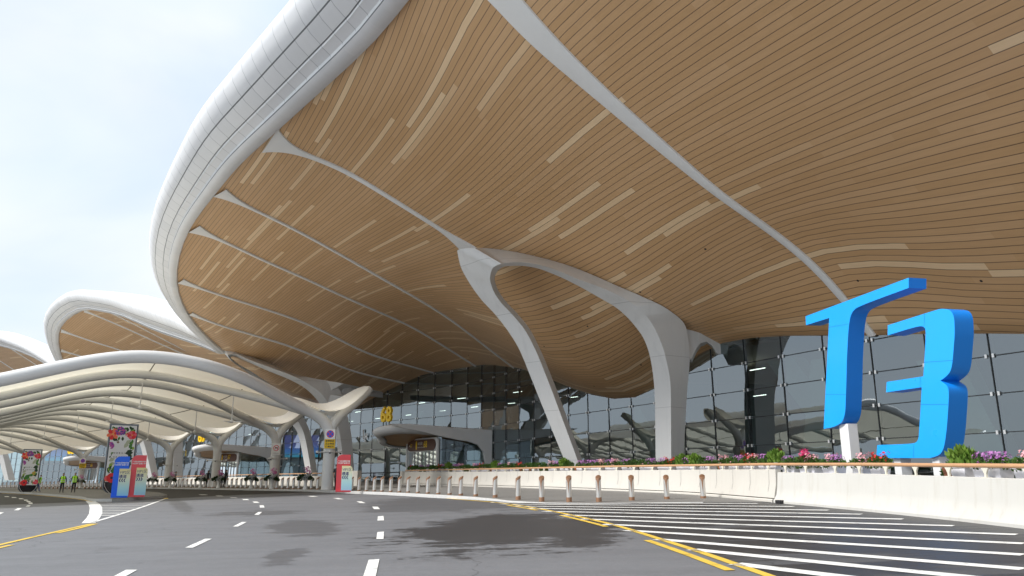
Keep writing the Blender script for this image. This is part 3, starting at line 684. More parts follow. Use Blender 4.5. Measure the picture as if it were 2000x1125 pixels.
pav = [p for p in kerbline]+[Vector((-330, 300, 0)), Vector((-120, 300, 0)), Vector((60, 60, 0)), Vector((90, -80, 0)), jer[-1]+Vector((.4, 0, 0))]+[p+Vector((.3, .1, 0)) for p in jer[-2::-1]]
pv = MB(); pdz = [.012+.138*sstep((i-2)/6.0) if i < 12 else .15 for i in range(len(kerbline))]; vs = [Vector((p.x, p.y, gz(p.x, p.y)+(pdz[i] if i < len(kerbline) else (.012 if i >= len(pav)-len(jer) else .15)))) for i, p in enumerate(pav)]; pv.add(vs, [tuple(range(len(vs)))]); po = pv.build('pavement', M['paving'])
if po.data.polygons[0].normal.z < 0: po.data.flip_normals()
struct(po)
kb = MB(); kr = []
for i in range(0, 80):
    p = kerbline[i]; o = row_out(ROWL[i*3]); k_ = pdz[i]-.15
    zz = gz(p.x, p.y); kr.append([Vector((p.x-o.x*.22, p.y-o.y*.22, zz+.156+k_)), Vector((p.x+o.x*.02, p.y+o.y*.02, zz+.156+k_)), Vector((p.x+o.x*.06, p.y+o.y*.06, zz+.13+k_)), Vector((p.x+o.x*.07, p.y+o.y*.07, zz-.03))])
struct(kb.grid(kr).build('kerb', M['kerb']))
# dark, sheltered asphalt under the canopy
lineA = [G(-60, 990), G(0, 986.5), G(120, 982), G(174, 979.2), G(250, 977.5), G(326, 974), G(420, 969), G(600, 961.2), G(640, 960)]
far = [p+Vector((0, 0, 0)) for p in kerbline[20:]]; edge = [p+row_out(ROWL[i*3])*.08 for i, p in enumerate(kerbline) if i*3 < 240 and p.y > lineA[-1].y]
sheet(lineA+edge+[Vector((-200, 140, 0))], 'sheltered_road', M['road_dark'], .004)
# hatched apron beside the barrier
yel = [(860, 972.5), (900, 976), (950, 980), (1000, 985.5), (1050, 993.5), (1100, 1003), (1150, 1014), (1200, 1026), (1250, 1041), (1300, 1057), (1350, 1073), (1400, 1090), (1500, 1125), (1640, 1175)]
YEL = smooth_path([G(x, y) for x, y in yel], 80)
apron = YEL[8:]+[G(2300, 1200), Vector((jer[-1].x, jer[-1].y-3, 0))]+[p+Vector((-.02, 0, 0)) for p in jer[::-1]]+[kerbline[k] + row_out(ROWL[k*3])*.08 for k in (0, 2, 4, 6, 8, 10, 12, 14)]
sheet(apron, 'hatched_apron', M['apron'], .004)
# ------------------------------------------------------------ painted markings (4 mm sheets)
def worn(name, c):
    m, nt, b, o = new_mat(name); tc = N(nt, 'ShaderNodeTexCoord'); f = noise(nt, tc.outputs['Object'], 2.5, 7, .7); g = noise(nt, tc.outputs['Object'], 40, 3)
    k = N(nt, 'ShaderNodeMapRange'); L(nt, math_(nt, 'MULTIPLY_ADD', g, .25, f), k.inputs[0]); k.inputs[1].default_value = .44; k.inputs[2].default_value = .60
    L(nt, mixc(nt, k.outputs[0], tuple(x*.55 for x in c), c), b.inputs['Base Color']); b.inputs['Roughness'].default_value = .65; return m
M['paint_w'] = worn('white_road_paint', (.80, .80, .77)); M['paint_y'] = worn('yellow_road_paint', (.74, .50, .07))
def strip(mb, pts, w, dz=.010):
    n = len(pts); l = []
    for i, p in enumerate(pts):
        t = pts[min(i+1, n-1)]-pts[max(i-1, 0)]; t.z = 0; t.normalize(); o = Vector((-t.y, t.x, 0)); ww = (w[i] if hasattr(w, '__len__') else w)/2
        l.append([Vector((q.x, q.y, gz(q.x, q.y)+dz)) for q in (p-o*ww, p+o*ww)])
    return mb.grid(l)
def quad(mb, px, dz=.010):
    vs = [G(x, y) for x, y in px]; return mb.add([Vector((v.x, v.y, v.z+dz)) for v in vs], [tuple(range(len(vs)))])
w_ = MB()
for q in ([(705, 1140), (720, 1094.5), (741, 1093), (731, 1140)], [(735, 1053.5), (737, 1040), (750, 1039), (749, 1053.5)], [(737, 1017.5), (738, 1009), (749, 1008), (750, 1017)], [(730.5, 995), (727, 990), (738, 990), (742, 995)], [(703, 983), (696, 979.5), (706, 979.5), (714, 983)], [(660, 975.5), (650, 973), (661, 973), (672, 975.5)], [(608, 970.5), (600, 969), (612, 969), (622, 970.5)],
    [(212, 1132), (246, 1114), (268, 1114), (236, 1132)], [(361.5, 1070.5), (400.5, 1053), (414, 1053), (376.5, 1070.5)], [(455, 1029), (472.5, 1020), (482, 1020), (465, 1029)], [(496.5, 1006), (504.6, 1000.3), (512, 1000.3), (505.5, 1006)], [(507.6, 991.8), (507, 987.2), (515, 987.2), (516.6, 991.8)], [(496, 982.6), (493.5, 979.8), (502.5, 979.8), (507, 982.6)], [(475, 977), (473, 975), (483, 975), (487, 977)], [(452, 973), (448, 971.6), (460, 971.6), (465, 973)], [(425, 969.5), (420, 968.3), (432, 968.3), (437, 969.5)], [(393, 967), (387, 966), (400, 966), (407, 967)],
    [(-12, 1006), (0, 1001), (8, 1001), (-2, 1006)], [(27, 997), (35, 992.8), (43, 992.8), (36, 997)], [(49.5, 990), (54, 986.8), (60, 986.8), (57, 990)], [(56, 984.4), (55.5, 981.8), (63, 981.8), (63.6, 984.4)], [(53, 981), (51, 979), (58, 979), (61, 981)], [(48, 978), (46, 976.3), (53, 976.3), (56, 978)], [(38, 975), (36, 973.5), (43, 973.5), (47, 975)], [(24, 972.5), (22, 971.2), (30, 971.2), (33, 972.5)], [(10, 970.7), (8, 969.6), (16, 969.6), (19, 970.7)]): quad(w_, q)
struct(w_.build('lane_markings', M['paint_w']))
y_ = MB(); strip(y_, YEL, .15)
for a, b, off in ((980, 1040, 0), (1090, 1182, 0), (1268, 1442, 0)):
    ys = [v[1] for v in yel]; xs_ = [v[0] for v in yel]
    seg = [G(x, float(np.interp(x, xs_, ys))) for x in np.linspace(a+25, b+25, 8)]
    d = seg[-1]-seg[0]; d.z = 0; d.normalize(); o = Vector((d.y, -d.x, 0)); o = o if o.x < 0 else -o
    strip(y_, [p+o*.30 for p in seg], .15)
lyl = [G(*q) for q in ((-60, 1079), (0, 1064.5), (60, 1050.5), (110, 1039), (178, 1023.5))]; strip(y_, lyl, .16)
strip(y_, [G(*q) for q in ((112, 1041.5), (150, 1033), (187, 1023.5))], .16); strip(y_, [G(*q) for q in ((-60, 1085), (0, 1070), (22, 1065))], .16)
isl_k = [(-60, 959), (0, 962.2), (60, 965.5), (84, 967.5), (120, 970.7), (147, 973.4), (165, 976), (178, 979.2)]
strip(y_, [G(x+2, y+1.1) for x, y in isl_k[1:]], .14)
quad(y_, [(318, 975), (322, 973.2), (328, 972.8), (329, 974)], .012)
struct(y_.build('yellow_lines', M['paint_y']))
z_ = MB()
Zs = [((1284.5, 1054), (2000, 1112.5)), ((1223, 1036.5), (1999.5, 1084.5)), ((1178, 1024.5), (2000, 1062.5)), ((1136, 1014), (1986, 1044.8)), ((1100, 1006.3), (1862.5, 1027.6)), ((1062, 999), (1763.5, 1014.6)), ((1030, 993), (1682.5, 1005)), ((1005, 988.6), (1618, 997)), ((980, 984.8), (1551, 989.8)), ((960, 981.8), (1480, 983.8)), ((1010, 979.6), (1440, 979.2)), ((1040, 977.4), (1396, 974.6)), ((1352, 1074), (2060, 1145)), ((1436, 1102), (2120, 1185))]
for (x0, y0), (x1, y1) in Zs:
    a, b = G(x0, y0), G(x1, y1); b = a+(b-a)*1.0; strip(z_, [a+(b-a)*t for t in np.linspace(0, 1, 12)], .30)
struct(z_.build('hatch_stripes', M['paint_w']))
# gore between the left lane and the middle lane
g_ = MB(); strip(g_, [G(*q) for q in ((176, 978.8), (184, 985), (187.5, 992), (187, 1003), (182, 1012), (173, 1022))], [.5, .55, .55, .5, .46, .42])
strip(g_, [G(*q) for q in ((181, 1020.6), (230, 1006), (280, 990), (322, 974.6))], .17)
for k in range(9):
    y = 981.6+k*3.2; xr = np.interp(y, [974, 990, 1006, 1020], [324, 281, 231, 184]); xl = np.interp(y, [979, 985, 992, 1003], [186, 190, 192.5, 192])
    if xr-xl > 8: strip(g_, [G(xl+(xr-xl)*t, y) for t in np.linspace(0, 1, 6)], .16+.01*k)
struct(g_.build('gore_stripes', M['paint_w']))
# ------------------------------------------------------------ traffic island
ih = .17
edgeI = [G(x, y) for x, y in isl_k]+[G(x, y) for x, y in ((195, 980), (213, 980), (245, 978.3), (275, 976), (300, 974.3), (319, 972.7))]
tip = G(324, 970.2)
backI = [G(310, 966), G(280, 963), G(240, 961), G(180, 958.8), G(100, 957), G(0, 955.6), G(-60, 955)]
ring = smooth_path(edgeI+[tip], 60)+backI
it = MB(); n = len(ring); top = [Vector((p.x, p.y, gz(p.x, p.y)+ih)) for p in ring]; bot = [Vector((p.x, p.y, gz(p.x, p.y)-.02)) for p in ring]
cen = sum(ring, Vector())/n; inn = [Vector((p.x, p.y, p.z+.004))+(Vector((cen.x, cen.y, p.z))-p).normalized()*.0 for p in top]
it.add(top, [tuple(range(n))], 0); it.add(top+bot, [(i, (i+1) % n, n+(i+1) % n, n+i) for i in range(n)], 1)
struct(it.build('traffic_island', [M['paving'], M['kerb']]))
# ------------------------------------------------------------ tensile canopy over the drop-off lanes
CC = [((x-1000)/1546*D, D) for x, D in ((640, 58), (535, 71.5), (420, 85.5), (327, 99.5), (238, 112.5), (157, 125.5), (70, 138), (-30, 150))]
NC = len(CC)
CP3 = [Vector((x, y, gz(x, y)+.15)) for x, y in CC]
CA, CB = [], []
for i in range(NC):
    t = CP3[min(i+1, NC-1)]-CP3[max(i-1, 0)]; t.z = 0; t.normalize(); CB.append(t); CA.append(Vector((-t.y, t.x, 0)))
HT = [-3.4, -1.8, 0, 1.6, 4, 6.5, 9, 11.5, 14, 17.5, 21, 26, 31, 34]
HH = [7.9, 6.4, 5.3, 5.55, 6.3, 7.05, 7.65, 8.05, 8.05, 7.25, 6.1, 4.95, 5.0, 6.4]
def hcan(t): return float(cubic(HT, HH, [t])[0])
def spread(t): return 4.7*sstep((t-.3)/10.0) if t < 25 else 4.7-3.2*sstep((t-25)/7.0)
canopy = empty('dropoff_canopy', CP3[2], 'cream membrane canopy on white branching tube columns over the drop-off lanes', 'canopy')
def cpart(mb, name, mat, parent=None, **k):
    o = mb.build(name, mat, None, **k); o.parent = parent or canopy
    if parent is None: o.location = -CP3[2]
    return o
def cpt(i, t, b, h): return CP3[i]+CA[i]*t+CB[i]*b+Vector((0, 0, h))
TS = np.linspace(.0, 33, 46)
for i in range(NC):
    base = CP3[i]; q = []
    c_ = MB(); c_.lathe([(.50, 0), (.46, .05), (.44, .3), (.42, 3.6)], base, 18)
    col = cpart(c_, 'column', M['white_steel'], auto=40)
    for sg in (-1, 1):
        pts = [base+Vector((0, 0, 3.3)), base+Vector((0, 0, 4.1))+CA[i]*.02]+[cpt(i, t, sg*spread(t), hcan(t)) for t in TS[2:]]
        pts = smooth_path(pts, 60); rad = [.42-.13*min(1, k/9) for k in range(60)]
        if i == 0 and sg == -1: rad = [.44-.04*min(1, k/9) for k in range(60)]
        cpart(MB().tube(pts, rad, 14), 'beam', M['white_paint'] if i == 0 and sg == -1 else M['white_steel'], smooth=True)
    pts = smooth_path([base+Vector((0, 0, 3.3)), base+Vector((0, 0, 4.2)), cpt(i, -.55, .05, 5.25), cpt(i, -1.8, .2, 6.35), cpt(i, -3.1, .4, 7.6)], 24)
    cpart(MB().tube(pts, [.42-.14*k/23 for k in range(24)], 14), 'arm', M['white_steel'], smooth=True)
    # mirrored column at the far side of the lanes
    fb = CP3[i]+CA[i]*31; fb.z = gz(fb.x, fb.y)+.15
    cpart(MB().lathe([(.5, 0), (.42, .3), (.40, 4.9)], fb, 16), 'column', M['white_steel'], auto=40)
    # steel gusset between the branches
    g = MB(); gr = []
    for u in np.linspace(0, 1, 13):
        l = []
        for v in np.linspace(0, 1, 7):
            tF = lerp(.25, 3.3, v); pF = cpt(i, tF, -spread(tF), hcan(tF)+.16); tR = lerp(-.3, -1.9, v); pR = cpt(i, tR, .1, hcan(tR)+.0)
            q = pF.lerp(pR, u); q.z -= .75*v*math.sin(math.pi*u); l.append(q)
        gr.append(l)
    cpart(g.grid(gr), 'gusset', M['white_steel'], smooth=True)
# membrane: strips between neighbouring beams, one part each
def mrow(i, f, t):                                # f in 0..1: from this column's front beam to its back beam; 1..2: on to the next column's front beam
    up = .36
    if f <= 1:
        p = cpt(i, t, lerp(-1, 1, f)*spread(t), hcan(t)+up); p.z += .25*math.sin(math.pi*f)*sstep(t/6); return p
    a = cpt(i, t, spread(t), hcan(t)+up); j = min(i+1, NC-1); b = cpt(j, t, -spread(t), hcan(t)+up); u = f-1; w = (b-a).length
    p = a.lerp(b, u); p.z += -.012*w*math.sin(math.pi*u)*(1-sstep((t-2)/7))+.035*w*math.sin(math.pi*u)*sstep((t-6)/6); return p
for i in range(NC):
    t0 = 2.6
    rows_ = [[mrow(i, f, t) for t in np.linspace(t0, 33, 40)] for f in np.linspace(0, 1, 7)]
    m = MB().grid(rows_); me_ = cpart(m, 'membrane', M['membrane'], smooth=True)
    sm = MB()
    for t in (12.2, 22): sm.tube([mrow(i, f, t)-Vector((0, 0, .02)) for f in np.linspace(0, 1, 12)], .035, 6)
    cpart(sm, 'membrane_seam', M['seam'], parent=me_); 
    if i < NC-1:
        rows_ = []
        for f in np.linspace(1, 2, 13):
            ts0 = 2.9-1.1*math.sin(math.pi*(f-1)); rows_.append([mrow(i, f, t) for t in np.linspace(ts0, 33, 40)])
        me_ = cpart(MB().grid(rows_), 'membrane', M['membrane'], smooth=True)
        sm = MB()
        for t in (6.0, 12.2, 22): sm.tube([mrow(i, f, t)-Vector((0, 0, .02)) for f in np.linspace(1, 2, 14)], .035, 6)
        cpart(sm, 'membrane_seam', M['seam'], parent=me_)
    # upturned wing on the building side
    wr = []
    for u in np.linspace(0, 1, 13):
        l = []
        for v in 1-np.linspace(1, 0, 19)**1.6:
            t = lerp(3.4, -2.9, v); wd = lerp(spread(3.4)+.1, 2.7, sstep(v*1.4))*math.sqrt(max(0, 1-max(0, (v-.55)/.45)**2)); b = lerp(-wd*.6, wd, u)
            h = hcan(t)+.34+.85*max(0, (u-.15)/.85)**1.4*math.sin(math.pi*min(.72, .12+v*.8))*(wd/2.7 if v > .55 else 1); l.append(cpt(i, t, b+.3*v, h))
        wr.append(l)
    cpart(MB().grid(wr), 'wing_membrane', M['membrane'], smooth=True)
# ------------------------------------------------------------ barrier walls, handrail
bar_px = [(785, 947), (900, 950.5), (1000, 953.5), (1100, 956.8), (1160, 959), (1250, 962.5), (1340, 967), (1420, 973.5), (1508, 981.5)]
BARP = smooth_path([G(x, y, .12*(1-sstep((x-1050)/380))) for x, y in bar_px], 90); JERP = smooth_path([G(x, y) for x, y in ((1511, 982), (1600, 990), (1750, 1005), (1880, 1019), (2000, 1033))]+[jer[-3], jer[-2]], 60)
def back_dir(pts, i):
    t = pts[min(i+1, len(pts)-1)]-pts[max(i-1, 0)]; t.z = 0; t.normalize(); o = Vector((-t.y, t.x, 0))
    return t, (o if o.x > 0 else -o)
def px_of(p): 
    q = Vector(p)-CAMP; fw = q.y*CP+q.z*SP; up = -q.y*SP+q.z*CP; return 1000+F*q.x/fw, 562.5-F*up/fw
BT_X = [700, 785, 950, 1200, 1390, 1510]; BT_Y = [921.5, 921.3, 921, 918.4, 917, 916.6]
JT_X = [1400, 1511, 1600, 1700, 1730, 1850, 2000, 2600]; JT_Y = [920.5, 922.3, 923.8, 925.5, 927, 930.5, 935.5, 958]
def zat(p, xs, ys):
    x, _ = px_of(p); y = float(np.interp(x, xs, ys)); return P(x, y, p.y).z
def sweep(pts, prof, ztop):                       # prof: (distance behind the front line, height fraction or metres if >=10)
    r = []
    for i, p in enumerate(pts):
        t, o = back_dir(pts, i); H = ztop(p)-p.z; r.append([p+o*d+Vector((0, 0, H*h if h < 9 else h-10)) for d, h in prof])
    return r
def capend(mb, r):
    for k, row_ in ((0, r[0]), (-1, r[-1])): mb.add(row_, [tuple(range(len(row_)))])
bt = lambda p: zat(p, BT_X, BT_Y); jt = lambda p: zat(p, JT_X, JT_Y)
lb = empty('barrier_wall', BARP[45], 'long cream barrier wall behind the bollards, right up to the dark joint', 'barrier')
def child(mb, name, mat, par, org, **k):
    o = mb.build(name, mat, None, **k); o.parent = par; o.location = -Vector(org); return o
mb = MB(); r = sweep(BARP, [(.16, 10.15), (.10, 10.15), (.13, 10.34), (.20, .55), (.22, .985), (.25, 1.0), (.40, 1.0), (.42, .98), (.42, 10.0)], bt); mb.grid(r); capend(mb, r)
child(mb, 'wall_panel', M['cream'], lb, BARP[45], auto=40)
mb = MB(); r = sweep(BARP, [(0, 9.9), (.0, 10.085), (.03, 10.115), (.18, 10.12), (.18, 9.9)], bt); mb.grid(r); capend(mb, r); child(mb, 'wall_foot', M['cream'], lb, BARP[45], auto=30)
mb = MB(); S_ = np.concatenate([[0], np.cumsum([(BARP[i+1]-BARP[i]).length for i in range(89)])])
for s in np.arange(1.2, S_[-1], 1.55):
    i = int(np.interp(s, S_, np.arange(90))); t, o = back_dir(BARP, i); p = BARP[i]; H = bt(p)-p.z
    mb.add([p+o*d+t*e+Vector((0, 0, z)) for d, z in ((.125, .36), (.193, H*.56), (.215, H*.98)) for e in (-.006, .006)], [(0, 1, 3, 2), (2, 3, 5, 4)])
child(mb, 'joint_lines', M['mullion'], lb, BARP[45])
end = BARP[0]; t0, o0 = back_dir(BARP, 0); mb = MB().box(tuple(end+o0*.2-t0*.25+Vector((0, 0, .56))), (.55, .5, 1.22), math.atan2(t0.y, t0.x)); child(mb, 'end_post', M['cream'], lb, BARP[45], bevel=.03)
def jersey_mat():
    m, nt, b, o = new_mat('weathered_concrete'); tc = N(nt, 'ShaderNodeTexCoord'); v = tc.outputs['Object']
    col = mixc(nt, noise(nt, v, .8, 5), (.50, .49, .455), (.58, .57, .535))
    mp = N(nt, 'ShaderNodeMapping'); L(nt, v, mp.inputs[0]); mp.inputs['Scale'].default_value = (3.5, 3.5, .25)
    k = N(nt, 'ShaderNodeMapRange'); L(nt, noise(nt, mp.outputs[0], 1.3, 6, .7), k.inputs[0]); k.inputs[1].default_value = .52; k.inputs[2].default_value = .75
    col = mixc(nt, math_(nt, 'MULTIPLY', k.outputs[0], .45), col, (.40, .365, .30))
    k2 = N(nt, 'ShaderNodeMapRange'); L(nt, noise(nt, v, 5, 7, .75), k2.inputs[0]); k2.inputs[1].default_value = .66; k2.inputs[2].default_value = .78
    col = mixc(nt, math_(nt, 'MULTIPLY', k2.outputs[0], .5), col, (.34, .30, .25)); L(nt, col, b.inputs['Base Color']); b.inputs['Roughness'].default_value = .75
    bump(nt, b, noise(nt, v, 25, 4), .15, .01); return m
M['jersey'] = jersey_mat()
jb = empty('concrete_barrier', JERP[20], 'weathered off-white sloped concrete barrier at the right, below the blue 3', 'barrier')
mb = MB(); r = sweep(JERP, [(0, 9.95), (.0, 10.07), (.13, 10.27), (.18, .5), (.235, .985), (.26, 1.0), (.42, 1.0), (.45, .97), (.55, 9.95)], jt); mb.grid(r); capend(mb, r); child(mb, 'barrier_body', M['jersey'], jb, JERP[20], auto=30)
mb = MB(); t, o = back_dir(JERP, 0)
mb.box(tuple(JERP[0]-o*.06+t*(.55 if t.y < 0 else -.55)+Vector((0, 0, .05))), (.34, .16, .11), math.atan2(t.y, t.x)); bb = mb.build('rubber_block', M['black'], bevel=.02); tag(bb, 'small black rubber block on the road at the foot of the concrete barrier', 'block')
# rail
RL_X = [700, 787, 950, 1200, 1500, 1700, 2000, 2600]; RL_Y = [921, 919.2, 916, 911, 906.8, 907, 910, 922]
RAILP = BARP+JERP[1:]
hr = empty('handrail', RAILP[60], 'round wood-toned handrail on cream brackets along the long right-hand barrier', 'handrail')
rp = []
for i, p in enumerate(RAILP):
    t, o = back_dir(RAILP, i); q = p+o*.30; x, _ = px_of(q); q.z = P(x, float(np.interp(px_of(q)[0], RL_X, RL_Y)), q.y).z; rp.append(q)
rp = smooth_path(rp, 150); child(MB().tube(rp, .05, 12), 'rail', M['handrail'], hr, RAILP[60], smooth=True)
RS = np.concatenate([[0], np.cumsum([(rp[i+1]-rp[i]).length for i in range(149)])])
M['bracket'] = simple('cream_bracket', (.66, .63, .54), .5, var=0)
for s in np.arange(.7, RS[-1]-.4, 1.42):
    i = int(np.interp(s, RS, np.arange(150))); t, o = back_dir(rp, i); q = rp[i]
    zb = min(bt(BARP[-1]), q.z) ; x, _ = px_of(q); zb = P(x, float(np.interp(x, BT_X if x < 1510 else JT_X, BT_Y if x < 1510 else JT_Y)), q.y).z-.01
    h = q.z-.045-zb; mb = MB()
    prof2 = [(-.13, h), (.13, h), (.075, h*.72), (.035, h*.4), (.03, .02), (-.03, .02), (-.035, h*.4), (-.075, h*.72)]
    b0 = Vector((q.x, q.y, zb)); mb.prism([b0+t*a+Vector((0, 0, z))-o*.02 for a, z in prof2], o*.04)
    mb.box(tuple(b0+Vector((0, 0, .012))), (.2, .12, .02), math.atan2(t.y, t.x)); child(mb, 'bracket', M['bracket'], hr, RAILP[60])
# other barrier walls by the entrances further left
def far_wall(px, label, hgt=1.06, posts=()):
    pts = smooth_path([G(x, y, .15) for x, y in px], 40); e = empty('barrier_wall', pts[20], label, 'barrier', 'cream barrier walls by the entrances')
    mb = MB(); r = sweep(pts, [(0, 9.95), (0, 10.1), (.06, 10.12), (.12, 10.3), (.18, .95), (.22, 1), (.40, 1), (.42, 9.95)], lambda p: p.z+hgt*.86); mb.grid(r); capend(mb, r); child(mb, 'wall_panel', M['cream'], e, pts[20], auto=35)
    rr = [p+back_dir(pts, i)[1]*.3+Vector((0, 0, hgt+.10)) for i, p in enumerate(pts)]; child(MB().tube(rr, .05, 8), 'rail', M['handrail'], e, pts[20], smooth=True)
    mb = MB()
    for i in range(1, 40, 3): mb.tube([rr[i]-Vector((0, 0, .04)), rr[i]-Vector((0, 0, .22))], [.06, .02], 6)
    child(mb, 'rail_brackets', M['bracket'], e, pts[20])
    for k in posts:
        p = pts[k]; t, o = back_dir(pts, k); child(MB().box(tuple(p+o*.2+Vector((0, 0, hgt*.6))), (.75, .5, hgt*1.25), math.atan2(t.y, t.x)), 'end_post', M['cream'], e, pts[20], bevel=.04)
far_wall([(440, 946.3), (500, 947.6), (560, 948.6), (620, 949.6), (692, 949)], 'cream barrier wall with wood rail behind the no-stopping sign column', posts=(39,))
far_wall([(210, 945.5), (260, 945.7), (320, 946), (395, 945.5)], 'cream barrier wall with wood rail, just right of the red VIP board', posts=(39,))
far_wall([(-30, 947.5), (20, 946.8), (60, 946.3), (92, 945.8)], 'cream barrier wall at the far left, behind the smaller floral totem', posts=(39,))
# low grey railing in the gap before the 68 entrance
ga, gb2 = G(700, 947, .15), G(782, 945, .15); mb = MB(); e_ = empty('metal_railing', ga, 'thin grey metal railing closing the gap before the 68 entrance', 'railing')
mb.tube([ga+Vector((0, 0, 1.05)), gb2+Vector((0, 0, 1.05))], .045, 8); child(mb, 'rail', M['dark_metal'], e_, ga)
for t in (0.02, .35, .66, .98): child(MB().tube([ga.lerp(gb2, t), ga.lerp(gb2, t)+Vector((0, 0, 1.05))], .035, 8), 'post', M['dark_metal'], e_, ga)
# ------------------------------------------------------------ bollards and flower vases
def make_bollard():
    H, rr, n = .93, .108, 20; parts = []
    def ztop(a): return H-.065*(1+math.cos(a))
    def zcap(a): d = abs((a+math.pi) % (2*math.pi)-math.pi); return ztop(a)-.085-.50*math.exp(-(d/.24)**2)
    angs = [2*math.pi*k/n for k in range(n)]
    def ring(f, r, off=0): return [Vector((r*math.cos(a), r*math.sin(a), f(a) if callable(f) else f)) for a in angs]
    def tubefrom(rings, capt=True):
        vs = [p for r in rings for p in r]; fs = [(i*n+k, i*n+(k+1) % n, (i+1)*n+(k+1) % n, (i+1)*n+k) for i in range(len(rings)-1) for k in range(n)]
        if capt: fs.append(tuple((len(rings)-1)*n+k for k in range(n)))
        return MB().add(vs, fs)
    body = tubefrom([ring(-.2, rr), ring(.06, rr), ring(lambda a: zcap(a)+.02, rr)])
    cap = tubefrom([ring(zcap, rr+.004), ring(lambda a: ztop(a)-.035, rr+.007), ring(lambda a: ztop(a)-.008, rr+.004), ring(ztop, rr-.012)])
    base = tubefrom([ring(-.2, rr+.006), ring(lambda a: .075-.02*math.cos(a), rr+.006), ring(lambda a: .085-.02*math.cos(a), rr-.01)], False)
    return body, cap, base
bd, cp_, bs = make_bollard()
bol0 = None
bxs = [1373.6, 1302.5, 1234, 1169.5, 1111.5, 1058, 1012, 967, 929, 900, 878, 856, 835.5, 816, 797, 780, 763, 746, 730.8, 715.5, 701, 686.7, 671.7, 645.3, 633.9, 619.8, 607.5,
       583.5, 572.7, 562, 550.8, 540, 519.7, 509.4, 499, 479.7, 470.5, 461, 451.8, 442.6, 415, 406.6, 398.4, 381, 372.7, 364.2, 355.8, 347.5, 339, 322.8, 314.7, 306.7]+[289-7.7*k for k in range(38) if abs(289-7.7*k-156) > 4]
vxs = [596, 530, 490, 426, 391, 332, 297, 156]
vname = ['orchid vase just left of the no-stopping sign column', 'orchid vase at the no-tricycle sign column', 'orchid vase midway between the two sign columns', 'orchid vase at the 67 entrance column', 'orchid vase left of the 67 entrance column', 'orchid vase at the column right of the red VIP board', 'orchid vase right beside the red VIP board', 'orchid vase behind the two guards']
ords = ['first', 'second', 'third', 'fourth', 'fifth', 'sixth', 'seventh', 'eighth', 'ninth', 'tenth', 'eleventh', 'twelfth', 'thirteenth', 'fourteenth', 'fifteenth', 'sixteenth', 'seventeenth', 'eighteenth', 'nineteenth', 'twentieth']
def drop(px): return .15-.11*sstep((px-1090)/280)
cnt = {}
for k, x in enumerate(bxs):
    y = float(pchip(BX, [b[1] for b in BOL], [x])[0]); p = G(x, y, drop(x)); s = min(range(240), key=lambda i: (ROW[i].x-p.x)**2+(ROW[i].y-p.y)**2); o = row_out(ROWL[s]); rz = math.atan2(o.y, o.x)
    if x > 1050: o2 = (Vector((0, 0, 0))-Vector((p.x, p.y, 0))).normalized(); rz = math.atan2(lerp(o.y, o2.y, .7), lerp(o.x, o2.x, .7))
    if x > 990: lab = '%s white bollard from the right end of the bollard row' % ords[k] if k else 'white bollard with bronze cap nearest the barrier joint, at the right end of the row'
    elif x > 640: 
        k2 = sum(1 for q in bxs if 645 < q < x); lab = ('white bollard with bronze cap %s to the right of the no-stopping sign column' % ords[k2]) if k2 < 20 else 'white bollard with bronze cap at row bend'
    else:
        v = min((j for j in range(len(vxs)) if vxs[j] > x), key=lambda j: vxs[j]-x, default=None)
        if v is None: lab = '%s small bollard left of the no-stopping sign column' % ords[sum(1 for q in bxs if 596 < q < 640 and q > x)]
        else: c = sum(1 for q in bxs if q > x and q < vxs[v]); lab = '%s bollard left of the %s' % (ords[min(c, 19)], vname[v])
    if bol0 is None:
        bol0 = empty('bollard', p, lab, 'bollard', 'bollards along the kerb', rz); bd.build('body', M['steel'], bol0, auto=40); cp_.build('cap', M['bronze'], bol0, auto=40); bs.build('base_ring', M['bronze'], bol0, auto=40)
    else: dup(bol0, p, rz, lab)
def leaves(mb, c, n, r, h, size, up=.5, mi=0, rng=random, flat=False, droop=0.0):
    for _ in range(n):
        a = rng.uniform(0, 2*math.pi); q = math.sqrt(rng.random())
        p = Vector((c[0]+r[0]*q*math.cos(a), c[1]+r[1]*q*math.sin(a), c[2]+h*rng.random()**.8*(1-.35*q*q)-droop*q))
        d = Vector((math.cos(a)*(1-up)*rng.uniform(.5, 1.3), math.sin(a)*(1-up)*rng.uniform(.5, 1.3), up*rng.uniform(.3, 1.6)-droop*.8)).normalized()
        s = size*rng.uniform(.6, 1.35); w = d.cross(Vector((rng.uniform(-1, 1), rng.uniform(-1, 1), rng.uniform(-.4, .4)))).normalized()*s*.28
        m = p+d*s*.5; nn = d.cross(w).normalized()*s*.08
        mb.add([p, m+w+nn, p+d*s, m-w+nn], [(0, 1, 2, 3)], mi)
def blooms(mb, c, n, r, z0, z1, size, mi=0, rng=random, petals=5):
    for _ in range(n):
        a = rng.uniform(0, 2*math.pi); q = math.sqrt(rng.random())
        p = Vector((c[0]+r[0]*q*math.cos(a), c[1]+r[1]*q*math.sin(a), c[2]+rng.uniform(z0, z1)))
        ax = Vector((math.cos(a)*.6+rng.uniform(-.4, .4), math.sin(a)*.6+rng.uniform(-.4, .4), rng.uniform(.2, 1))).normalized(); u = ax.orthogonal().normalized(); v = ax.cross(u); s = size*rng.uniform(.7, 1.3)
        for k in range(petals):
            b = 2*math.pi*k/petals; e = u*math.cos(b)+v*math.sin(b); f = u*math.cos(b+.55)+v*math.sin(b+.55); g = u*math.cos(b-.55)+v*math.sin(b-.55)
            mb.add([p, p+f*s*.55+ax*s*.12, p+e*s+ax*s*.2, p+g*s*.55+ax*s*.12], [(0, 1, 2, 3)], mi)
vase0 = None
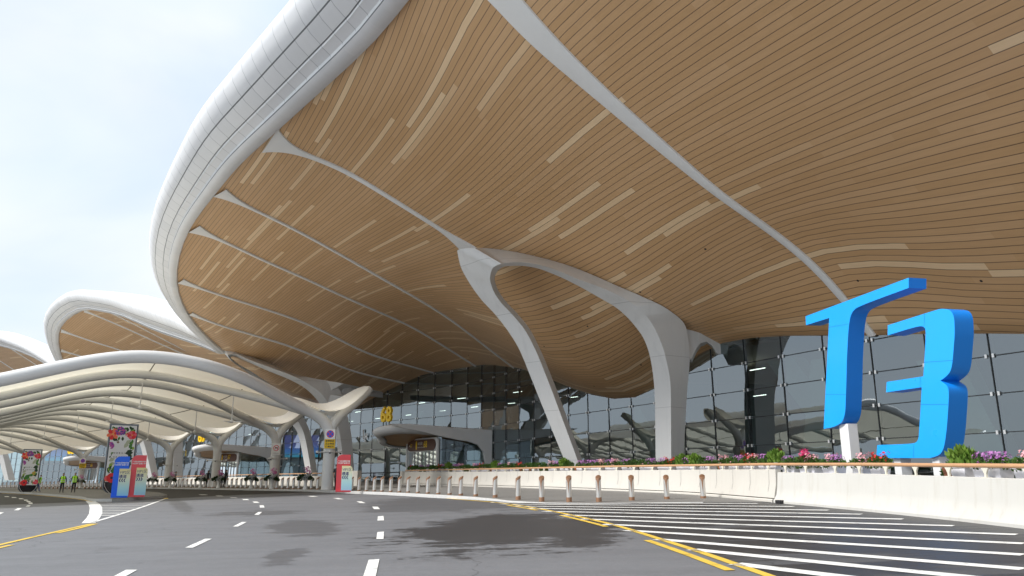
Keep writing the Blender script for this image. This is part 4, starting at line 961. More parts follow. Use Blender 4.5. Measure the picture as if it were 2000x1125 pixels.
for x, nm in zip(vxs, vname):
    y = float(pchip(BX, [b[1] for b in BOL], [x])[0])+.6; p = G(x, y, .15); lab = 'white flared '+nm
    if vase0 is None:
        vase0 = empty('flower_vase', p, lab, 'planter', 'orchid vases between the bollards')
        prof_ = [(.20, 0), (.20, .03), (.13, .25), (.11, .45), (.15, .65), (.26, .85), (.40, 1.0), (.43, 1.04), (.38, 1.03)]
        mb = MB(); n = 20; vs = []
        for r_, z in prof_:
            for k in range(n): a = 2*math.pi*k/n; vs.append((r_*math.cos(a)+.10*max(0, z-.5), r_*math.sin(a), z+.22*max(0, (z-.6))/.44*math.cos(a)))
        mb.add(vs, [(i*n+k, i*n+(k+1) % n, (i+1)*n+(k+1) % n, (i+1)*n+k) for i in range(len(prof_)-1) for k in range(n)]+[tuple(range((len(prof_)-1)*n, len(prof_)*n))]); mb.build('vase_body', M['white_paint'], vase0, auto=40)
        rg = random.Random(3); mb = MB(); leaves(mb, (-.05, 0, .92), 420, (.55, .42), .35, .17, .3, 0, rg, droop=.30); mb.build('foliage', M['leaf_dark'], vase0)
        mb = MB(); blooms(mb, (.08, 0, 1.15), 60, (.30, .26), .05, .55, .075, 0, rg); mb.build('blossom', M['fl_orchid'], vase0)
    else: dup(vase0, p, random.uniform(-.5, .5), lab)
# ------------------------------------------------------------ planters behind the rail
def plant_kind(seed, kind):
    rg = random.Random(seed); root = None; f, b = MB(), MB(); bm2 = None
    if kind == 'green': leaves(f, (0, 0, .16), 380, (.36, .22), .50, .15, .75, 0, rg); mats = ('leaf_bright', None)
    elif kind == 'bush': leaves(f, (0, 0, .12), 620, (.38, .26), .42, .085, .5, 0, rg); blooms(b, (0, 0, .2), 8, (.34, .22), .1, .35, .04, 0, rg); mats = ('leaf', 'fl_pink')
    elif kind == 'purple': leaves(f, (0, 0, .16), 420, (.36, .22), .26, .10, .7, 0, rg); blooms(b, (0, 0, .2), 150, (.36, .22), .12, .38, .032, 0, rg); mats = ('leaf', 'fl_purple')
    elif kind == 'pink': leaves(f, (0, 0, .14), 460, (.38, .24), .32, .09, .5, 0, rg); blooms(b, (0, 0, .2), 75, (.38, .26), .06, .42, .046, 0, rg); mats = ('leaf', 'fl_pink')
    elif kind == 'red': leaves(f, (0, 0, .14), 520, (.40, .26), .36, .085, .5, 0, rg); blooms(b, (0, 0, .2), 60, (.38, .26), .05, .42, .055, 0, rg); mats = ('leaf', 'fl_red')
    elif kind == 'magenta':
        leaves(f, (0, 0, .14), 620, (.44, .30), .46, .085, .5, 0, rg)
        for q in range(5): blooms(b, (rg.uniform(-.3, .3), rg.uniform(-.2, .2), rg.uniform(.3, .68)), 42, (.15, .13), -.08, .12, .05, 0, rg)
        mats = ('leaf', 'fl_magenta')
    else:                                          # hanging green, no trough in view
        leaves(f, (0, -.12, -.18), 620, (.34, .18), .62, .10, .45, 0, rg, droop=.1); mats = ('leaf', None)
    return f, b, mats
protos = {}
cum = RS; kinds_near = []
rng = random.Random(11); seq = []
words = {'green': 'grassy leaves', 'bush': 'green bush', 'purple': 'pale purple flowers', 'pink': 'pale pink flowers', 'red': 'scarlet flowers', 'magenta': 'tall magenta blossoms', 'trail': 'trailing leaves'}
marks = [(2000, 'the right frame edge'), (1855, 'the blue 3'), (1645, 'the T post'), (1515, 'the barrier joint'), (1310, 'the wide column leg'), (1118, 'the slanted leg'), (950, 'the 68 entrance leg')]
s = RS[-1]-.9; n_ = 0; near_seq = ['magenta', 'magenta', 'bush', 'green', 'purple', 'trail', 'bush', 'magenta', 'red', 'magenta', 'red', 'bush', 'pink', 'pink', 'purple', 'purple', 'green', 'trail', 'red', 'pink', 'purple', 'pink', 'pink', 'magenta', 'bush', 'purple', 'green', 'bush', 'purple', 'pink', 'red', 'purple', 'bush']
labcount = {}
while s > .5:
    i = int(np.interp(s, RS, np.arange(150))); q = rp[i]; x, _ = px_of(q); t, o = back_dir(rp, i)
    post_gap = 1702 < x < 1822 or abs(x-1646) < 9
    if not post_gap:
        kd = near_seq[n_] if n_ < len(near_seq) else rng.choice(['bush', 'purple', 'purple', 'bush', 'red', 'pink', 'green', 'trail', 'bush']); n_ += 1
        zb = P(x, float(np.interp(x, BT_X if x < 1510 else JT_X, BT_Y if x < 1510 else JT_Y)), q.y).z-.02
        off = .34+rng.uniform(-.03, .03); c = Vector((q.x+o.x*off, q.y+o.y*off, zb)); rz = math.atan2(t.y, t.x)+rng.uniform(-.06, .06)
        if rng.random() < .5: rz += math.pi
        mk = min(marks, key=lambda m_: abs(m_[0]-x)); side = 'right' if x > mk[0] else 'left'
        base_l = ('trough of ' if kd != 'trail' else 'tub of ')+words[kd]; kk = (base_l, mk[1], side); labcount[kk] = labcount.get(kk, 0)+1; c_ = labcount[kk]
        lab = ('%s, %s such %s of %s' % (base_l, ords[min(c_, 20)-1], side, mk[1]))
        if kd not in protos:
            r0 = empty('flower_trough', c, lab, 'planter', 'planters on the barrier', rz)
            f, b, mts = plant_kind(len(protos)+20, kd)
            tr = MB()
            if kd != 'trail':
                tr.box((0, 0, .115), (.56, .34, .23), taper=.84); tr.box((0, 0, .235), (.62, .38, .03))
                tr.build('trough', M['planter'], r0, bevel=.008)
            else: tr.lathe([(.13, 0), (.17, .2), (.18, .22), (.15, .21)], (0, 0, 0), 14); tr.build('pot', M['terracotta'], r0)
            f.build('foliage', M[mts[0]], r0)
            if mts[1]: b.build('blossom', M[mts[1]], r0)
            protos[kd] = r0
        else: dup(protos[kd], c, rz, lab)
    s -= .66
# ledge that carries the planters
mb = MB(); rl = []
for i in range(0, 150, 3):
    q = rp[i]; t, o = back_dir(rp, i); x, _ = px_of(q); zb = P(x, float(np.interp(x, BT_X if x < 1510 else JT_X, BT_Y if x < 1510 else JT_Y)), q.y).z-.03
    g0 = gz(q.x, q.y); rl.append([Vector((q.x+o.x*d, q.y+o.y*d, z)) for d, z in ((.14, g0), (.14, zb), (.62, zb), (.62, g0))])
mb.grid(rl); lo = mb.build('planter_ledge', M['cream']); tag(lo, 'low concrete ledge just behind the right barrier carrying the flower planters', 'ledge')
# ------------------------------------------------------------ the big blue T and 3
dT = Vector((.177, -.984, 0)); nT = Vector((.984, .177, 0)); pT = Vector(((1640-1000)/1546*27, 27, 0))
def on_T(px, py):
    a, b = ray(px, py); D = nT.dot(pT)/(nT.x*a+nT.y); return Vector((a*D, D, CZ+b*D))
def zpx(l): return [(1550+.391*x, 520+.391*y) for x, y in l]
def arc_smooth(pts, rep=2):                       # Chaikin on a closed outline, keeping points flagged sharp
    for _ in range(rep):
        out = []
        for i, p in enumerate(pts):
            if p[2]: out.append(p); continue
            a, b = pts[i-1], pts[(i+1) % len(pts)]
            out.append(((p[0]*3+a[0])/4, (p[1]*3+a[1])/4, 0)); out.append(((p[0]*3+b[0])/4, (p[1]*3+b[1])/4, 0))
        pts = out
    return pts
S1, S0 = 1, 0
T_out = [(60, 250, 1), (575, 57, 1), (575, 108, 1), (345, 192, 0), (290, 222, 0), (274, 300, 0), (266, 470, 1), (262, 640, 0), (256, 770, 0), (205, 803, 0), (150, 812, 1), (178, 258, 1), (62, 294, 1)]
D3_out = [(470, 295, 1), (700, 222, 1), (745, 209, 0), (800, 225, 0), (806, 330, 0), (800, 400, 1), (790, 530, 0), (733, 572, 1), (778, 600, 0), (773, 700, 1), (764, 830, 0), (745, 940, 0), (680, 958, 1), (413, 958, 1), (418, 893, 1), (575, 888, 0), (622, 880, 0), (628, 820, 0), (640, 604, 1), (462, 630, 1), (465, 578, 1), (648, 550, 1), (662, 340, 0), (655, 298, 0), (610, 302, 0), (470, 345, 1)]
M['blue_seam'] = simple('blue_seam', (.002, .14, .5), .5, var=0)
def letter(out, name, label, dep, posts, seams):
    o2 = arc_smooth(out, 3); pts = [on_T(1550+.391*x, 520+.391*y) for x, y, _ in o2]
    cen = sum(pts, Vector())/len(pts); base = Vector((cen.x, cen.y, gz(cen.x, cen.y)+.15)); e = empty(name, base, label, 'sign')
    n = len(pts); face = MB().add(pts, [tuple(range(n))]); 
    side = MB(); ed = nT*dep
    side.add(pts+[p+ed for p in pts], [(i, (i+1) % n, n+(i+1) % n, n+i) for i in range(n)]+[tuple(range(2*n-1, n-1, -1))])
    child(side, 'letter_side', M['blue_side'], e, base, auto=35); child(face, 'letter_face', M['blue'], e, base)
    sm = MB()
    for (x0, y0), (x1, y1) in seams: a, b = on_T(1550+.391*x0, 520+.391*y0)-nT*.003, on_T(1550+.391*x1, 520+.391*y1)-nT*.003; w_s = Vector((0, 0, .006)) if abs(x1-x0) > abs(y1-y0) else dT*.006; sm.add([a-w_s, b-w_s, b+w_s, a+w_s], [(0, 1, 2, 3)])
    child(sm, 'panel_seams', M['blue_seam'], e, base)
    for (xa, xb, yt) in posts:
        a, b = on_T(xa, yt), on_T(xb, yt); a += nT*.12; b += nT*.12; zt = a.z+.1
        mb = MB(); vs = []
        for z in (gz(a.x, a.y), zt):
            for q in (a, b, b+nT*(dep-.24), a+nT*(dep-.24)): vs.append(Vector((q.x, q.y, z)))
        mb.add(vs, [(3, 2, 1, 0), (4, 5, 6, 7), (0, 1, 5, 4), (1, 2, 6, 5), (2, 3, 7, 6), (3, 0, 4, 7)]); child(mb, 'post', M['white_paint'], e, base, bevel=.01)
    return e
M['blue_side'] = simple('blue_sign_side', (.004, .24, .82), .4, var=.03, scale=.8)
letter(T_out, 'letter_sign', 'giant blue letter T on a white post behind the flower barrier', .60, [(1633, 1650, 835)], [((177, 305), (274, 288)), ((160, 640), (262, 640))])
letter(D3_out, 'number_sign', 'giant blue numeral 3 on two white posts, right of the blue T', .60, [(1738, 1751, 893), (1812, 1826, 893)], [((652, 300), (655, 234)), ((600, 956), (600, 889)), ((652, 480), (796, 470)), ((634, 690), (772, 690)), ((632, 602), (634, 552))])
# ------------------------------------------------------------ floral totems
def petal_flower(mb, cx, cy, r, n, mi, mi2=None, rot=0.0, w=.42, z=.012):
    r *= 1.25
    for k in range(n):
        a = rot+2*math.pi*k/n; d = Vector((math.cos(a), math.sin(a))); s = Vector((-d.y, d.x))
        pts = [Vector((cx, cy))+d*r*t+s*r*w*q for t, q in ((.08, 0), (.35, .75), (.7, 1), (.93, .6), (1, 0), (.93, -.6), (.7, -1), (.35, -.75))]
        mb.add([(p.x, p.y, z+.0006*k) for p in pts], [tuple(range(8))], mi if (mi2 is None or k % 2) else mi2)
def disc(mb, cx, cy, r, mi, z=.018, n=14): mb.add([(cx+r*math.cos(2*math.pi*k/n), cy+r*math.sin(2*math.pi*k/n), z) for k in range(n)], [tuple(range(n))], mi)
def leaf2(mb, cx, cy, a, l, w, mi, z=.006):
    d = Vector((math.cos(a), math.sin(a))); s = Vector((-d.y, d.x)); mb.add([(*(Vector((cx, cy))+d*l*t+s*w*q), z) for t, q in ((0, 0), (.25, .7), (.55, 1), (1, 0), (.55, -1), (.25, -.7))], [tuple(range(6))], mi)
PM = [simple('print_'+n, c, .5, var=.06, scale=30) for n, c in (('red', (.72, .03, .04)), ('coral', (.85, .20, .10)), ('purple', (.22, .05, .36)), ('violet', (.45, .08, .38)), ('indigo', (.05, .05, .32)), ('green', (.05, .20, .03)), ('darkgreen', (.012, .05, .02)), ('lime', (.28, .42, .06)), ('paper', (.74, .77, .84)), ('rose', (.75, .12, .20)), ('white', (.85, .85, .85)), ('orange', (.80, .38, .08)), ('ink', (.03, .03, .05)), ('sage', (.42, .47, .36)), ('bird', (.20, .09, .05)))]
RED, CORAL, PUR, VIO, IND, GRN, DGR, LIME, PAPER, ROSE, WHT, ORG, INK, SAGE, BIRD = range(15)
def poster(w, h):                                  # centred on x, y up from the foot of the print; z towards the viewer
    mb = MB(); rg = random.Random(5); X = lambda u: (u-.5)*w; Y = lambda v: v*h
    mb.add([(-w/2, 0, .004), (w/2, 0, .004), (w/2, h, .004), (-w/2, h, .004)], [(0, 1, 2, 3)], PAPER)
    for u, v, a, l, mi in ((.12, .93, 4.2, .16, DGR), (.2, .97, 5.0, .2, GRN), (.36, .80, 4.5, .12, GRN), (.28, .82, 3.9, .13, LIME), (.48, .80, 4.8, .13, DGR), (.62, .97, 4.9, .14, DGR), (.70, .99, 5.4, .13, GRN), (.06, .78, 5.8, .20, DGR), (.88, .68, 4.2, .16, GRN), (.93, .72, 3.8, .15, GRN),
        (.92, .56, 3.6, .20, DGR), (.96, .52, 3.3, .22, DGR), (.93, .47, 3.9, .18, DGR), (.97, .42, 3.5, .16, DGR), (.62, .66, .8, .2, SAGE), (.58, .60, 1.0, .2, SAGE), (.05, .36, .5, .18, SAGE), (.08, .31, .2, .16, SAGE), (.10, .24, 1.2, .16, LIME), (.2, .16, .8, .34, GRN), (.28, .14, .5, .32, LIME), (.06, .17, 1.3, .18, DGR), (.55, .22, 1.1, .24, GRN), (.66, .25, .8, .20, LIME), (.88, .24, 2.0, .24, DGR), (.82, .30, 2.4, .18, DGR), (.5, .07, 1.4, .15, GRN), (.7, .06, 1.8, .14, GRN), (.33, .08, 1.3, .16, DGR)):
        leaf2(mb, X(u), Y(v), a, l*w*1.45, l*w*.42, mi, .006+rg.random()*.002)
    for k in range(95):                            # foliage border
        e_ = rg.random(); side = rg.random()
        if side < .34: u, v = rg.uniform(.04, .96), rg.uniform(.86, .985)
        elif side < .74: u, v = rg.uniform(.04, .96), .015+.22*rg.random()**1.5
        elif side < .87: u, v = rg.uniform(.85, .96), rg.uniform(.25, .8)
        else: u, v = rg.uniform(.04, .15), rg.uniform(.2, .8)
        a_ = math.atan2(.5-v, (.5-u)*.5)+rg.uniform(-1.0, 1.0); l_ = rg.uniform(.08, .17)*w
        if abs(X(u)+l_*math.cos(a_)) < w*.49 and 0 < Y(v)+l_*math.sin(a_) < h: leaf2(mb, X(u), Y(v), a_, l_, l_*.3, rg.choice((DGR, DGR, GRN, GRN, LIME)), .0055+k*.00002)
    petal_flower(mb, X(.09), Y(.84), .2*w, 6, CORAL, RED, .3, .3, .010); disc(mb, X(.09), Y(.84), .04*w, ORG)
    for k in range(60):
        a, q = rg.uniform(0, 6.28), math.sqrt(rg.random())*.17*w; disc(mb, X(.38)+q*math.cos(a)*1.15, Y(.90)+q*math.sin(a)*1.0, .034*w, rg.choice((PUR, VIO, VIO, IND, ROSE)), .012+k*.0001, 7)
    for k in range(40):
        a, q = rg.uniform(0, 6.28), math.sqrt(rg.random())*.14*w; xx = X(.04)+q*math.cos(a)
        if xx > -w/2+.03*w: disc(mb, xx, Y(.64)+q*math.sin(a), .034*w, rg.choice((PUR, VIO, IND, VIO)), .012+k*.0001, 7)
    for k in range(26):
        a, q = rg.uniform(0, 6.28), math.sqrt(rg.random())*.09*w; disc(mb, X(.68)+q*math.cos(a), Y(.84)+q*math.sin(a), .026*w, rg.choice((ROSE, RED, CORAL, WHT)), .012+k*.0001, 7)
    petal_flower(mb, X(.84), Y(.83), .15*w, 6, RED, ROSE, .2, .5, .016); disc(mb, X(.84), Y(.83), .03*w, ORG, .022)
    petal_flower(mb, X(.24), Y(.07), .16*w, 7, RED, RED, .1, .55, .014); disc(mb, X(.24), Y(.07), .055*w, INK, .020)
    petal_flower(mb, X(.08), Y(.06), .10*w, 6, ROSE, CORAL, .1, .5, .012); petal_flower(mb, X(.90), Y(.09), .14*w, 8, ROSE, RED, .1, .4, .014)
    for u, v in ((.58, .22), (.66, .17), (.60, .12), (.70, .24), (.78, .13), (.82, .18)):
        petal_flower(mb, X(u), Y(v), .06*w, 8, WHT, WHT, .2, .3, .016); disc(mb, X(u), Y(v), .016*w, RED, .022, 8)
    for k in range(26): disc(mb, X(.45+rg.uniform(-.05, .05)), Y(rg.uniform(.02, .2)), .018*w, rg.choice((IND, IND, PUR)), .015+k*.0001, 7)
    petal_flower(mb, X(.74), Y(.34), .10*w, 7, ORG, LIME, .4, .4, .010)
    leaf2(mb, X(.30), Y(.70), .9, .09*w, .022*w, BIRD, .016); leaf2(mb, X(.33), Y(.685), 2.4, .10*w, .022*w, BIRD, .017); leaf2(mb, X(.38), Y(.70), 3.6, .10*w, .026*w, BIRD, .018)
    put_text(mb, '穿 梭 繁 花 之 廊', .078*w, Matrix.Translation((X(.48), Y(.505), .02)), INK); put_text(mb, '启 航 未 来 光 影', .078*w, Matrix.Translation((X(.48), Y(.435), .02)), INK)
    put_text(mb, '~T3~', .085*w, Matrix.Translation((X(.46), Y(.355), .02)), SAGE, shear=.4); mb.box((X(.53), Y(.325), .02), (.22*w, .010*w, .002), mi=SAGE)
    return mb
def totem(px, D, W_, H_, facepx, label):
    b = at(px, D, .19); e = empty('advert_totem', b, label, 'advertising totem'); d = (Vector((0, 0, 0))-Vector((b.x, b.y, 0))).normalized(); e.rotation_euler = (0, 0, math.atan2(d.y, d.x)+math.pi/2+facepx)
    def outline(w, top, bot, sq=.33, n=8):
        pts = [(-w/2, top), (w/2, top), (w/2, bot+sq*w)]+[(w/2*math.cos(a)**.9 if math.cos(a) > 0 else 0, bot+sq*w*(1-math.sin(a))) for a in np.linspace(.2, 1.02, n)]
        l = [(-x, y) for x, y in pts[2:]][::-1]; return pts+l
    o = outline(W_, H_, 0); bd_ = MB().prism([Vector((x, -.16, z)) for x, z in o], Vector((0, .32, 0))); bd_.build('frame', M['totem_frame'], e, bevel=.02)
    o = outline(W_*.93, H_-.06*W_, .03); fc = MB().prism([Vector((x, -.172, z)) for x, z in o], Vector((0, .02, 0))); fc.build('face_panel', M['black_gloss'], e)
    pm = poster(W_*.88, H_*.80); vs = [(x, -.178-z, y+H_*.175) for x, y, z in pm.v]; pm.v = vs; pm.build('poster', PM, e)
    for sg in (-1, 1): MB().tube([Vector((sg*W_*.44, -.178, H_*.165)), Vector((sg*W_*.43, -.178, H_*.12)), Vector((sg*W_*.33, -.178, H_*.055)), Vector((sg*W_*.20, -.178, .04))], .022, 6).build('silver_trim', M['clamp'], e)
    return e
M['totem_frame'] = simple('blue_grey_frame', (.16, .19, .23), .3, .4, var=.05)
totem(230, 60, 2.02, 5.25, .12, 'tall black totem with a floral poster, partly behind the blue and red VIP boards')
totem(56, 77, 1.62, 4.15, .10, 'smaller black floral totem at the far left of the island, left of the guards')
# ------------------------------------------------------------ VIP direction boards
def gradient_mat(name):
    m, nt, b, o = new_mat(name); tc = N(nt, 'ShaderNodeTexCoord'); s = N(nt, 'ShaderNodeSeparateXYZ'); L(nt, tc.outputs['Object'], s.inputs[0])
    k = N(nt, 'ShaderNodeMapRange'); L(nt, s.outputs[2], k.inputs[0]); k.inputs[1].default_value = .05; k.inputs[2].default_value = 1.75
    L(nt, ramp(nt, k.outputs[0], [(0, (.28, .66, .86)), (.35, (.50, .80, .82)), (.7, (.82, .84, .62)), (1, (.84, .74, .36))]), b.inputs['Base Color']); b.inputs['Roughness'].default_value = .5; return m
M['board_grad'] = gradient_mat('printed_yellow_to_blue_board')
def vip_board(px, D, W_, H_, mat, label, zone, arrows, wave=False, dz=.19, turn=0.0):
    b = at(px, D, dz); d = (-Vector((b.x, b.y, 0))).normalized(); e = empty('direction_board', b, label, 'sign', None, math.atan2(d.y, d.x)+math.pi/2+turn)
    w = W_; pts = [(-w/2, 0), (w*.36, 0), (w*.36, H_)]+[(-w/2+.36*w*(1-math.cos(a)), H_-.30*w*(1-math.sin(a))) for a in np.linspace(math.pi/2, 0, 8)]
    MB().prism([Vector((x, -.05, z)) for x, z in pts], Vector((0, .10, 0))).build('back_board', mat, e, bevel=.01)
    h2 = H_*.70; x0, x1 = -w*.17, w/2; pts = [(x0, .04*H_), (x1, .04*H_), (x1, h2-.2*w)]+[(x1-.2*w*(1-math.cos(a)), h2-.2*w*(1-math.sin(a))) for a in np.linspace(.3, math.pi/2, 6)]+[(x0, h2)]
    fb = MB().prism([Vector((x, -.16, z)) for x, z in pts], Vector((0, .06, 0))).build('front_board', M['board_grad'], e)
    MB().box((-.02*w, -.12, .035*H_/2+.02), (w*.96, .5, .035*H_+.02)).build('foot', mat, e)
    def T(x, z, y=-.165): return Matrix(((1, 0, 0, x), (0, 0, -1, y), (0, 1, 0, z), (0, 0, 0, 1)))
    tx = MB(); put_text(tx, zone+'区', w*.235, T(.155*w, h2-.245*w), 0, sx=.88); put_text(tx, '通道', w*.225, T(.06*w, h2-.50*w), 0, bold=.004); put_text(tx, arrows, w*.24, T(.05*w, h2-.74*w), 0, bold=.006); tx.build('lettering', M['ink'], e)
    tx = MB(); put_text(tx, '广州白云国际机场', w*.098, T(-.07*w, H_-.42*w, -.056), 0, bold=.003); put_text(tx, 'T3航站楼启用活动', w*.098, T(-.07*w, H_-.545*w, -.056), 0, bold=.003); tx.build('title_lettering', M['sign_white'], e)
    return e
vip_board(237, 50.5, .99, 2.56, M['blue_sign'], 'blue VIP2 direction board with a yellow panel at the tip of the island', 'VIP2', '❮❮❮')
vip_board(270, 51, .99, 2.62, M['red_far'], 'red VIP1 direction board with a yellow panel at the tip of the island', 'VIP1', '❯❯❯', turn=.05)
vip_board(672, 50.3, .98, 2.32, M['red_sign'], 'red VIP1 direction board standing among the bollards by the sign column', 'VIP1', '❮❮❮', dz=.16)
# ------------------------------------------------------------ people
def skin_body(nodes, edges, root, lv=2):
    me = bpy.data.meshes.new('body'); me.from_pydata([n[0] for n in nodes], edges, []); ob = bpy.data.objects.new('body', me); COL.objects.link(ob)
    sk = ob.modifiers.new('skin', 'SKIN'); sk.branch_smoothing = .4
    for v, n in zip(me.skin_vertices[0].data, nodes): v.radius = n[1] if isinstance(n[1], tuple) else (n[1], n[1])
    me.skin_vertices[0].data[root].use_root = True
    sb = ob.modifiers.new('sub', 'SUBSURF'); sb.levels = lv
    dg = bpy.context.evaluated_depsgraph_get(); dg.update(); out = bpy.data.meshes.new_from_object(ob.evaluated_get(dg)); bpy.data.objects.remove(ob); return out
def body_mesh(stride=.18, armL=(.05, -.02), armR=(-.05, -.02), lean=0.0, foreL=.1, foreR=.1):
    n, e = [], []
    def a(p, r, par=None):
        n.append((Vector(p), r)); i = len(n)-1
        if par is not None: e.append((par, i))
        return i
    pel = a((0, 0, .92), (.15, .115)); wa = a((0, 0, 1.08), (.135, .10), pel); ch = a((0, lean*.5, 1.28), (.165, .115), wa); up = a((0, lean*.8, 1.42), (.12, .085), ch); nk = a((0, lean, 1.50), .055, up)
    jaw = a((0, lean-.012, 1.575), (.066, .075), nk); hd = a((0, lean, 1.65), (.078, .095), jaw); tp = a((0, lean+.01, 1.715), (.055, .07), hd)
    nose = a((0, lean-.115, 1.622), .013, hd)
    for sg, arm, fo in ((-1, armL, foreL), (1, armR, foreR)):
        ear = a((sg*.083, lean+.01, 1.625), .013, hd)
        sh = a((sg*.185, lean*.8, 1.41), .062, up); el = a((sg*(.225+abs(arm[0])), lean*.5+arm[1], 1.13), .045, sh); wr = a((sg*(.23+abs(arm[0])*.9), arm[1]-fo, .90), .030, el)
        pm = a((sg*(.23+abs(arm[0])*.9), arm[1]-fo*1.25, .84), (.026, .034), wr)
        for k, (fy, ln) in enumerate(((-.030, .072), (-.010, .082), (.010, .078), (.028, .06))):
            k1 = a((sg*(.232+abs(arm[0])*.9), arm[1]-fo*1.28+fy, .79), .0095, pm); a((sg*(.222+abs(arm[0])*.9), arm[1]-fo*1.3+fy, .79-ln*.7), .0075, k1)
        th = a((sg*(.215+abs(arm[0])*.9), arm[1]-fo*1.25-.045, .82), .011, pm); a((sg*(.205+abs(arm[0])*.9), arm[1]-fo*1.3-.06, .775), .009, th)
    for sg in (-1, 1):
        st = stride*sg; hp = a((sg*.085, 0, .84), .095, pel); kn = a((sg*.095, -st*.45-.02, .48), .062, hp); an = a((sg*.10, -st if st < 0 else -st, .085), .042, kn)
        hl = a((sg*.10, -st+.03, .045), .040, an); a((sg*.105, -st-.16, .035), .038, an)
    return skin_body(n, e, 0)
def person(loc, rz, label, cols, stride=.18, vest=None, hair=(.015, .012, .01), bag=None, scale=1.0, sitting=False, **k):
    e = empty('person', loc, label, 'person', None, rz); e.scale = (scale,)*3
    me = body_mesh(stride, **k); ms = [simple('skin', (.50, .30, .21), .5, var=.05), simple('shirt', cols[0], .8, var=.15, scale=14), simple('trousers', cols[1], .8, var=.15, scale=14), simple('shoes', cols[2], .5, var=.1)]
    for m in ms: me.materials.append(m)
    for p in me.polygons:
        c = p.center; ax = abs(c.x); p.use_smooth = True
        if c.z < .10: p.material_index = 3
        elif c.z > 1.515: p.material_index = 0
        elif ax > .185 and c.z < (.93 if cols[3] else 1.18): p.material_index = 0
        elif c.z < .98: p.material_index = 2
        else: p.material_index = 1
    ob = bpy.data.objects.new('body', me); COL.objects.link(ob); ob.parent = e
    lean = k.get('lean', 0.0); h = MB(); rows_ = []
    for i in range(8):
        th = math.pi*.52*i/7; rows_.append([Vector((.089*math.sin(th)*math.cos(f), lean+.012+.104*math.sin(th)*math.sin(f)+(.018 if math.sin(f) < 0 else 0)*math.sin(th), 1.655+.098*math.cos(th)-(.05*max(0, math.sin(f))*math.sin(th)))) for f in np.linspace(0, 2*math.pi, 15)])
    h.grid(rows_).build('hair' if not vest else 'cap', simple('hair', hair, .6, var=.1), e, smooth=True)
    fc = MB(); 
    for sg in (-1, 1): fc.ball((sg*.032, lean-.088, 1.648), .010, n=6)
    fc.box((0, lean-.089, 1.582), (.045, .008, .009)); fc.build('face_features', M['ink_dark'], e)
    if vest:
        v = MB(); r = []
        for z, rx, ry in ((.90, .185, .15), (1.05, .178, .142), (1.22, .195, .15), (1.36, .20, .145), (1.44, .165, .12), (1.475, .10, .095)):
            r.append([Vector((rx*math.cos(f), lean*z/1.5+ry*math.sin(f), z)) for f in np.linspace(-math.pi/2+.10, 1.5*math.pi-.10, 25)])
        v.grid(r); vo = v.build('safety_vest', simple('hi_vis_lime', (.42, .88, .03), .6, var=.06, scale=20), e, smooth=True)
        t = MB()
        for z in (1.0, 1.16): t.grid([[Vector((.200*math.cos(f), .157*math.sin(f)+lean*z/1.5, z+dz)) for f in np.linspace(-math.pi/2+.11, 1.5*math.pi-.11, 25)] for dz in (0, .05)])
        t.build('reflective_tape', simple('reflective_tape', (.7, .75, .6), .3, var=0), vo)
    if bag: MB().box((.30, .05, .62), (.10, .26, .34)).build('bag', simple('bag', bag, .7), e, bevel=.03)
    return e
def face_to(b, off=0.0): d = (-Vector((b.x, b.y, 0))).normalized(); return math.atan2(d.y, d.x)+math.pi/2+off
def gp(px, py, dz): return G(px, py, dz)
NV = (.012, .014, .022)
b = gp(119.5, 962.6, ih); person(b, face_to(b, .1), 'guard in a lime safety vest walking on the island, left of the pair', (NV, NV, (.01, .01, .01), True), .20, vest=True, hair=(.012, .013, .02), scale=1.02)
b = gp(142.5, 962.2, ih); person(b, face_to(b, -.15), 'guard in a lime safety vest walking on the island, right of the pair', (NV, NV, (.01, .01, .01), True), -.14, vest=True, hair=(.012, .013, .02), scale=1.02)
b = at(76, 84, .16); person(b, face_to(b, 1.4), 'worker in lime vest and blue trousers mostly hidden behind the smaller totem', (NV, (.03, .07, .22), (.02, .02, .02), True), .15, vest=True, scale=1.0, lean=-.15)
b = at(656.5, 53.2, .15); person(b, face_to(b, 2.4), 'person in black clothes and white shoes standing beside the red VIP board', ((.012, .012, .014), (.012, .012, .014), (.7, .7, .7), False), .05, scale=1.02)
b = at(440, 77, .15); person(b, face_to(b, 2.0), 'person in black walking past the 67 entrance with one arm out', ((.012, .012, .014), (.014, .014, .016), (.5, .5, .5), True), .22, armR=(.12, -.10), foreR=.28, lean=-.04)
b = at(432, 82, .15); person(b, face_to(b, 2.9), 'dark-haired person half hidden behind the person in black at the 67 entrance', ((.05, .05, .06), (.02, .02, .03), (.05, .05, .05), False), .1)
b = at(405.5, 84, .15); person(b, face_to(b, 3.0), 'person in dark clothes seen from behind, left of the 67 entrance column', ((.014, .014, .016), (.016, .016, .02), (.02, .02, .02), True), .08, armR=(.03, .02))
b = at(342, 90, .15); person(b, face_to(b, 1.5), 'person in grey shirt walking beside the column right of the red VIP board', ((.16, .17, .20), (.03, .04, .06), (.3, .3, .3), False), .24, lean=-.03)
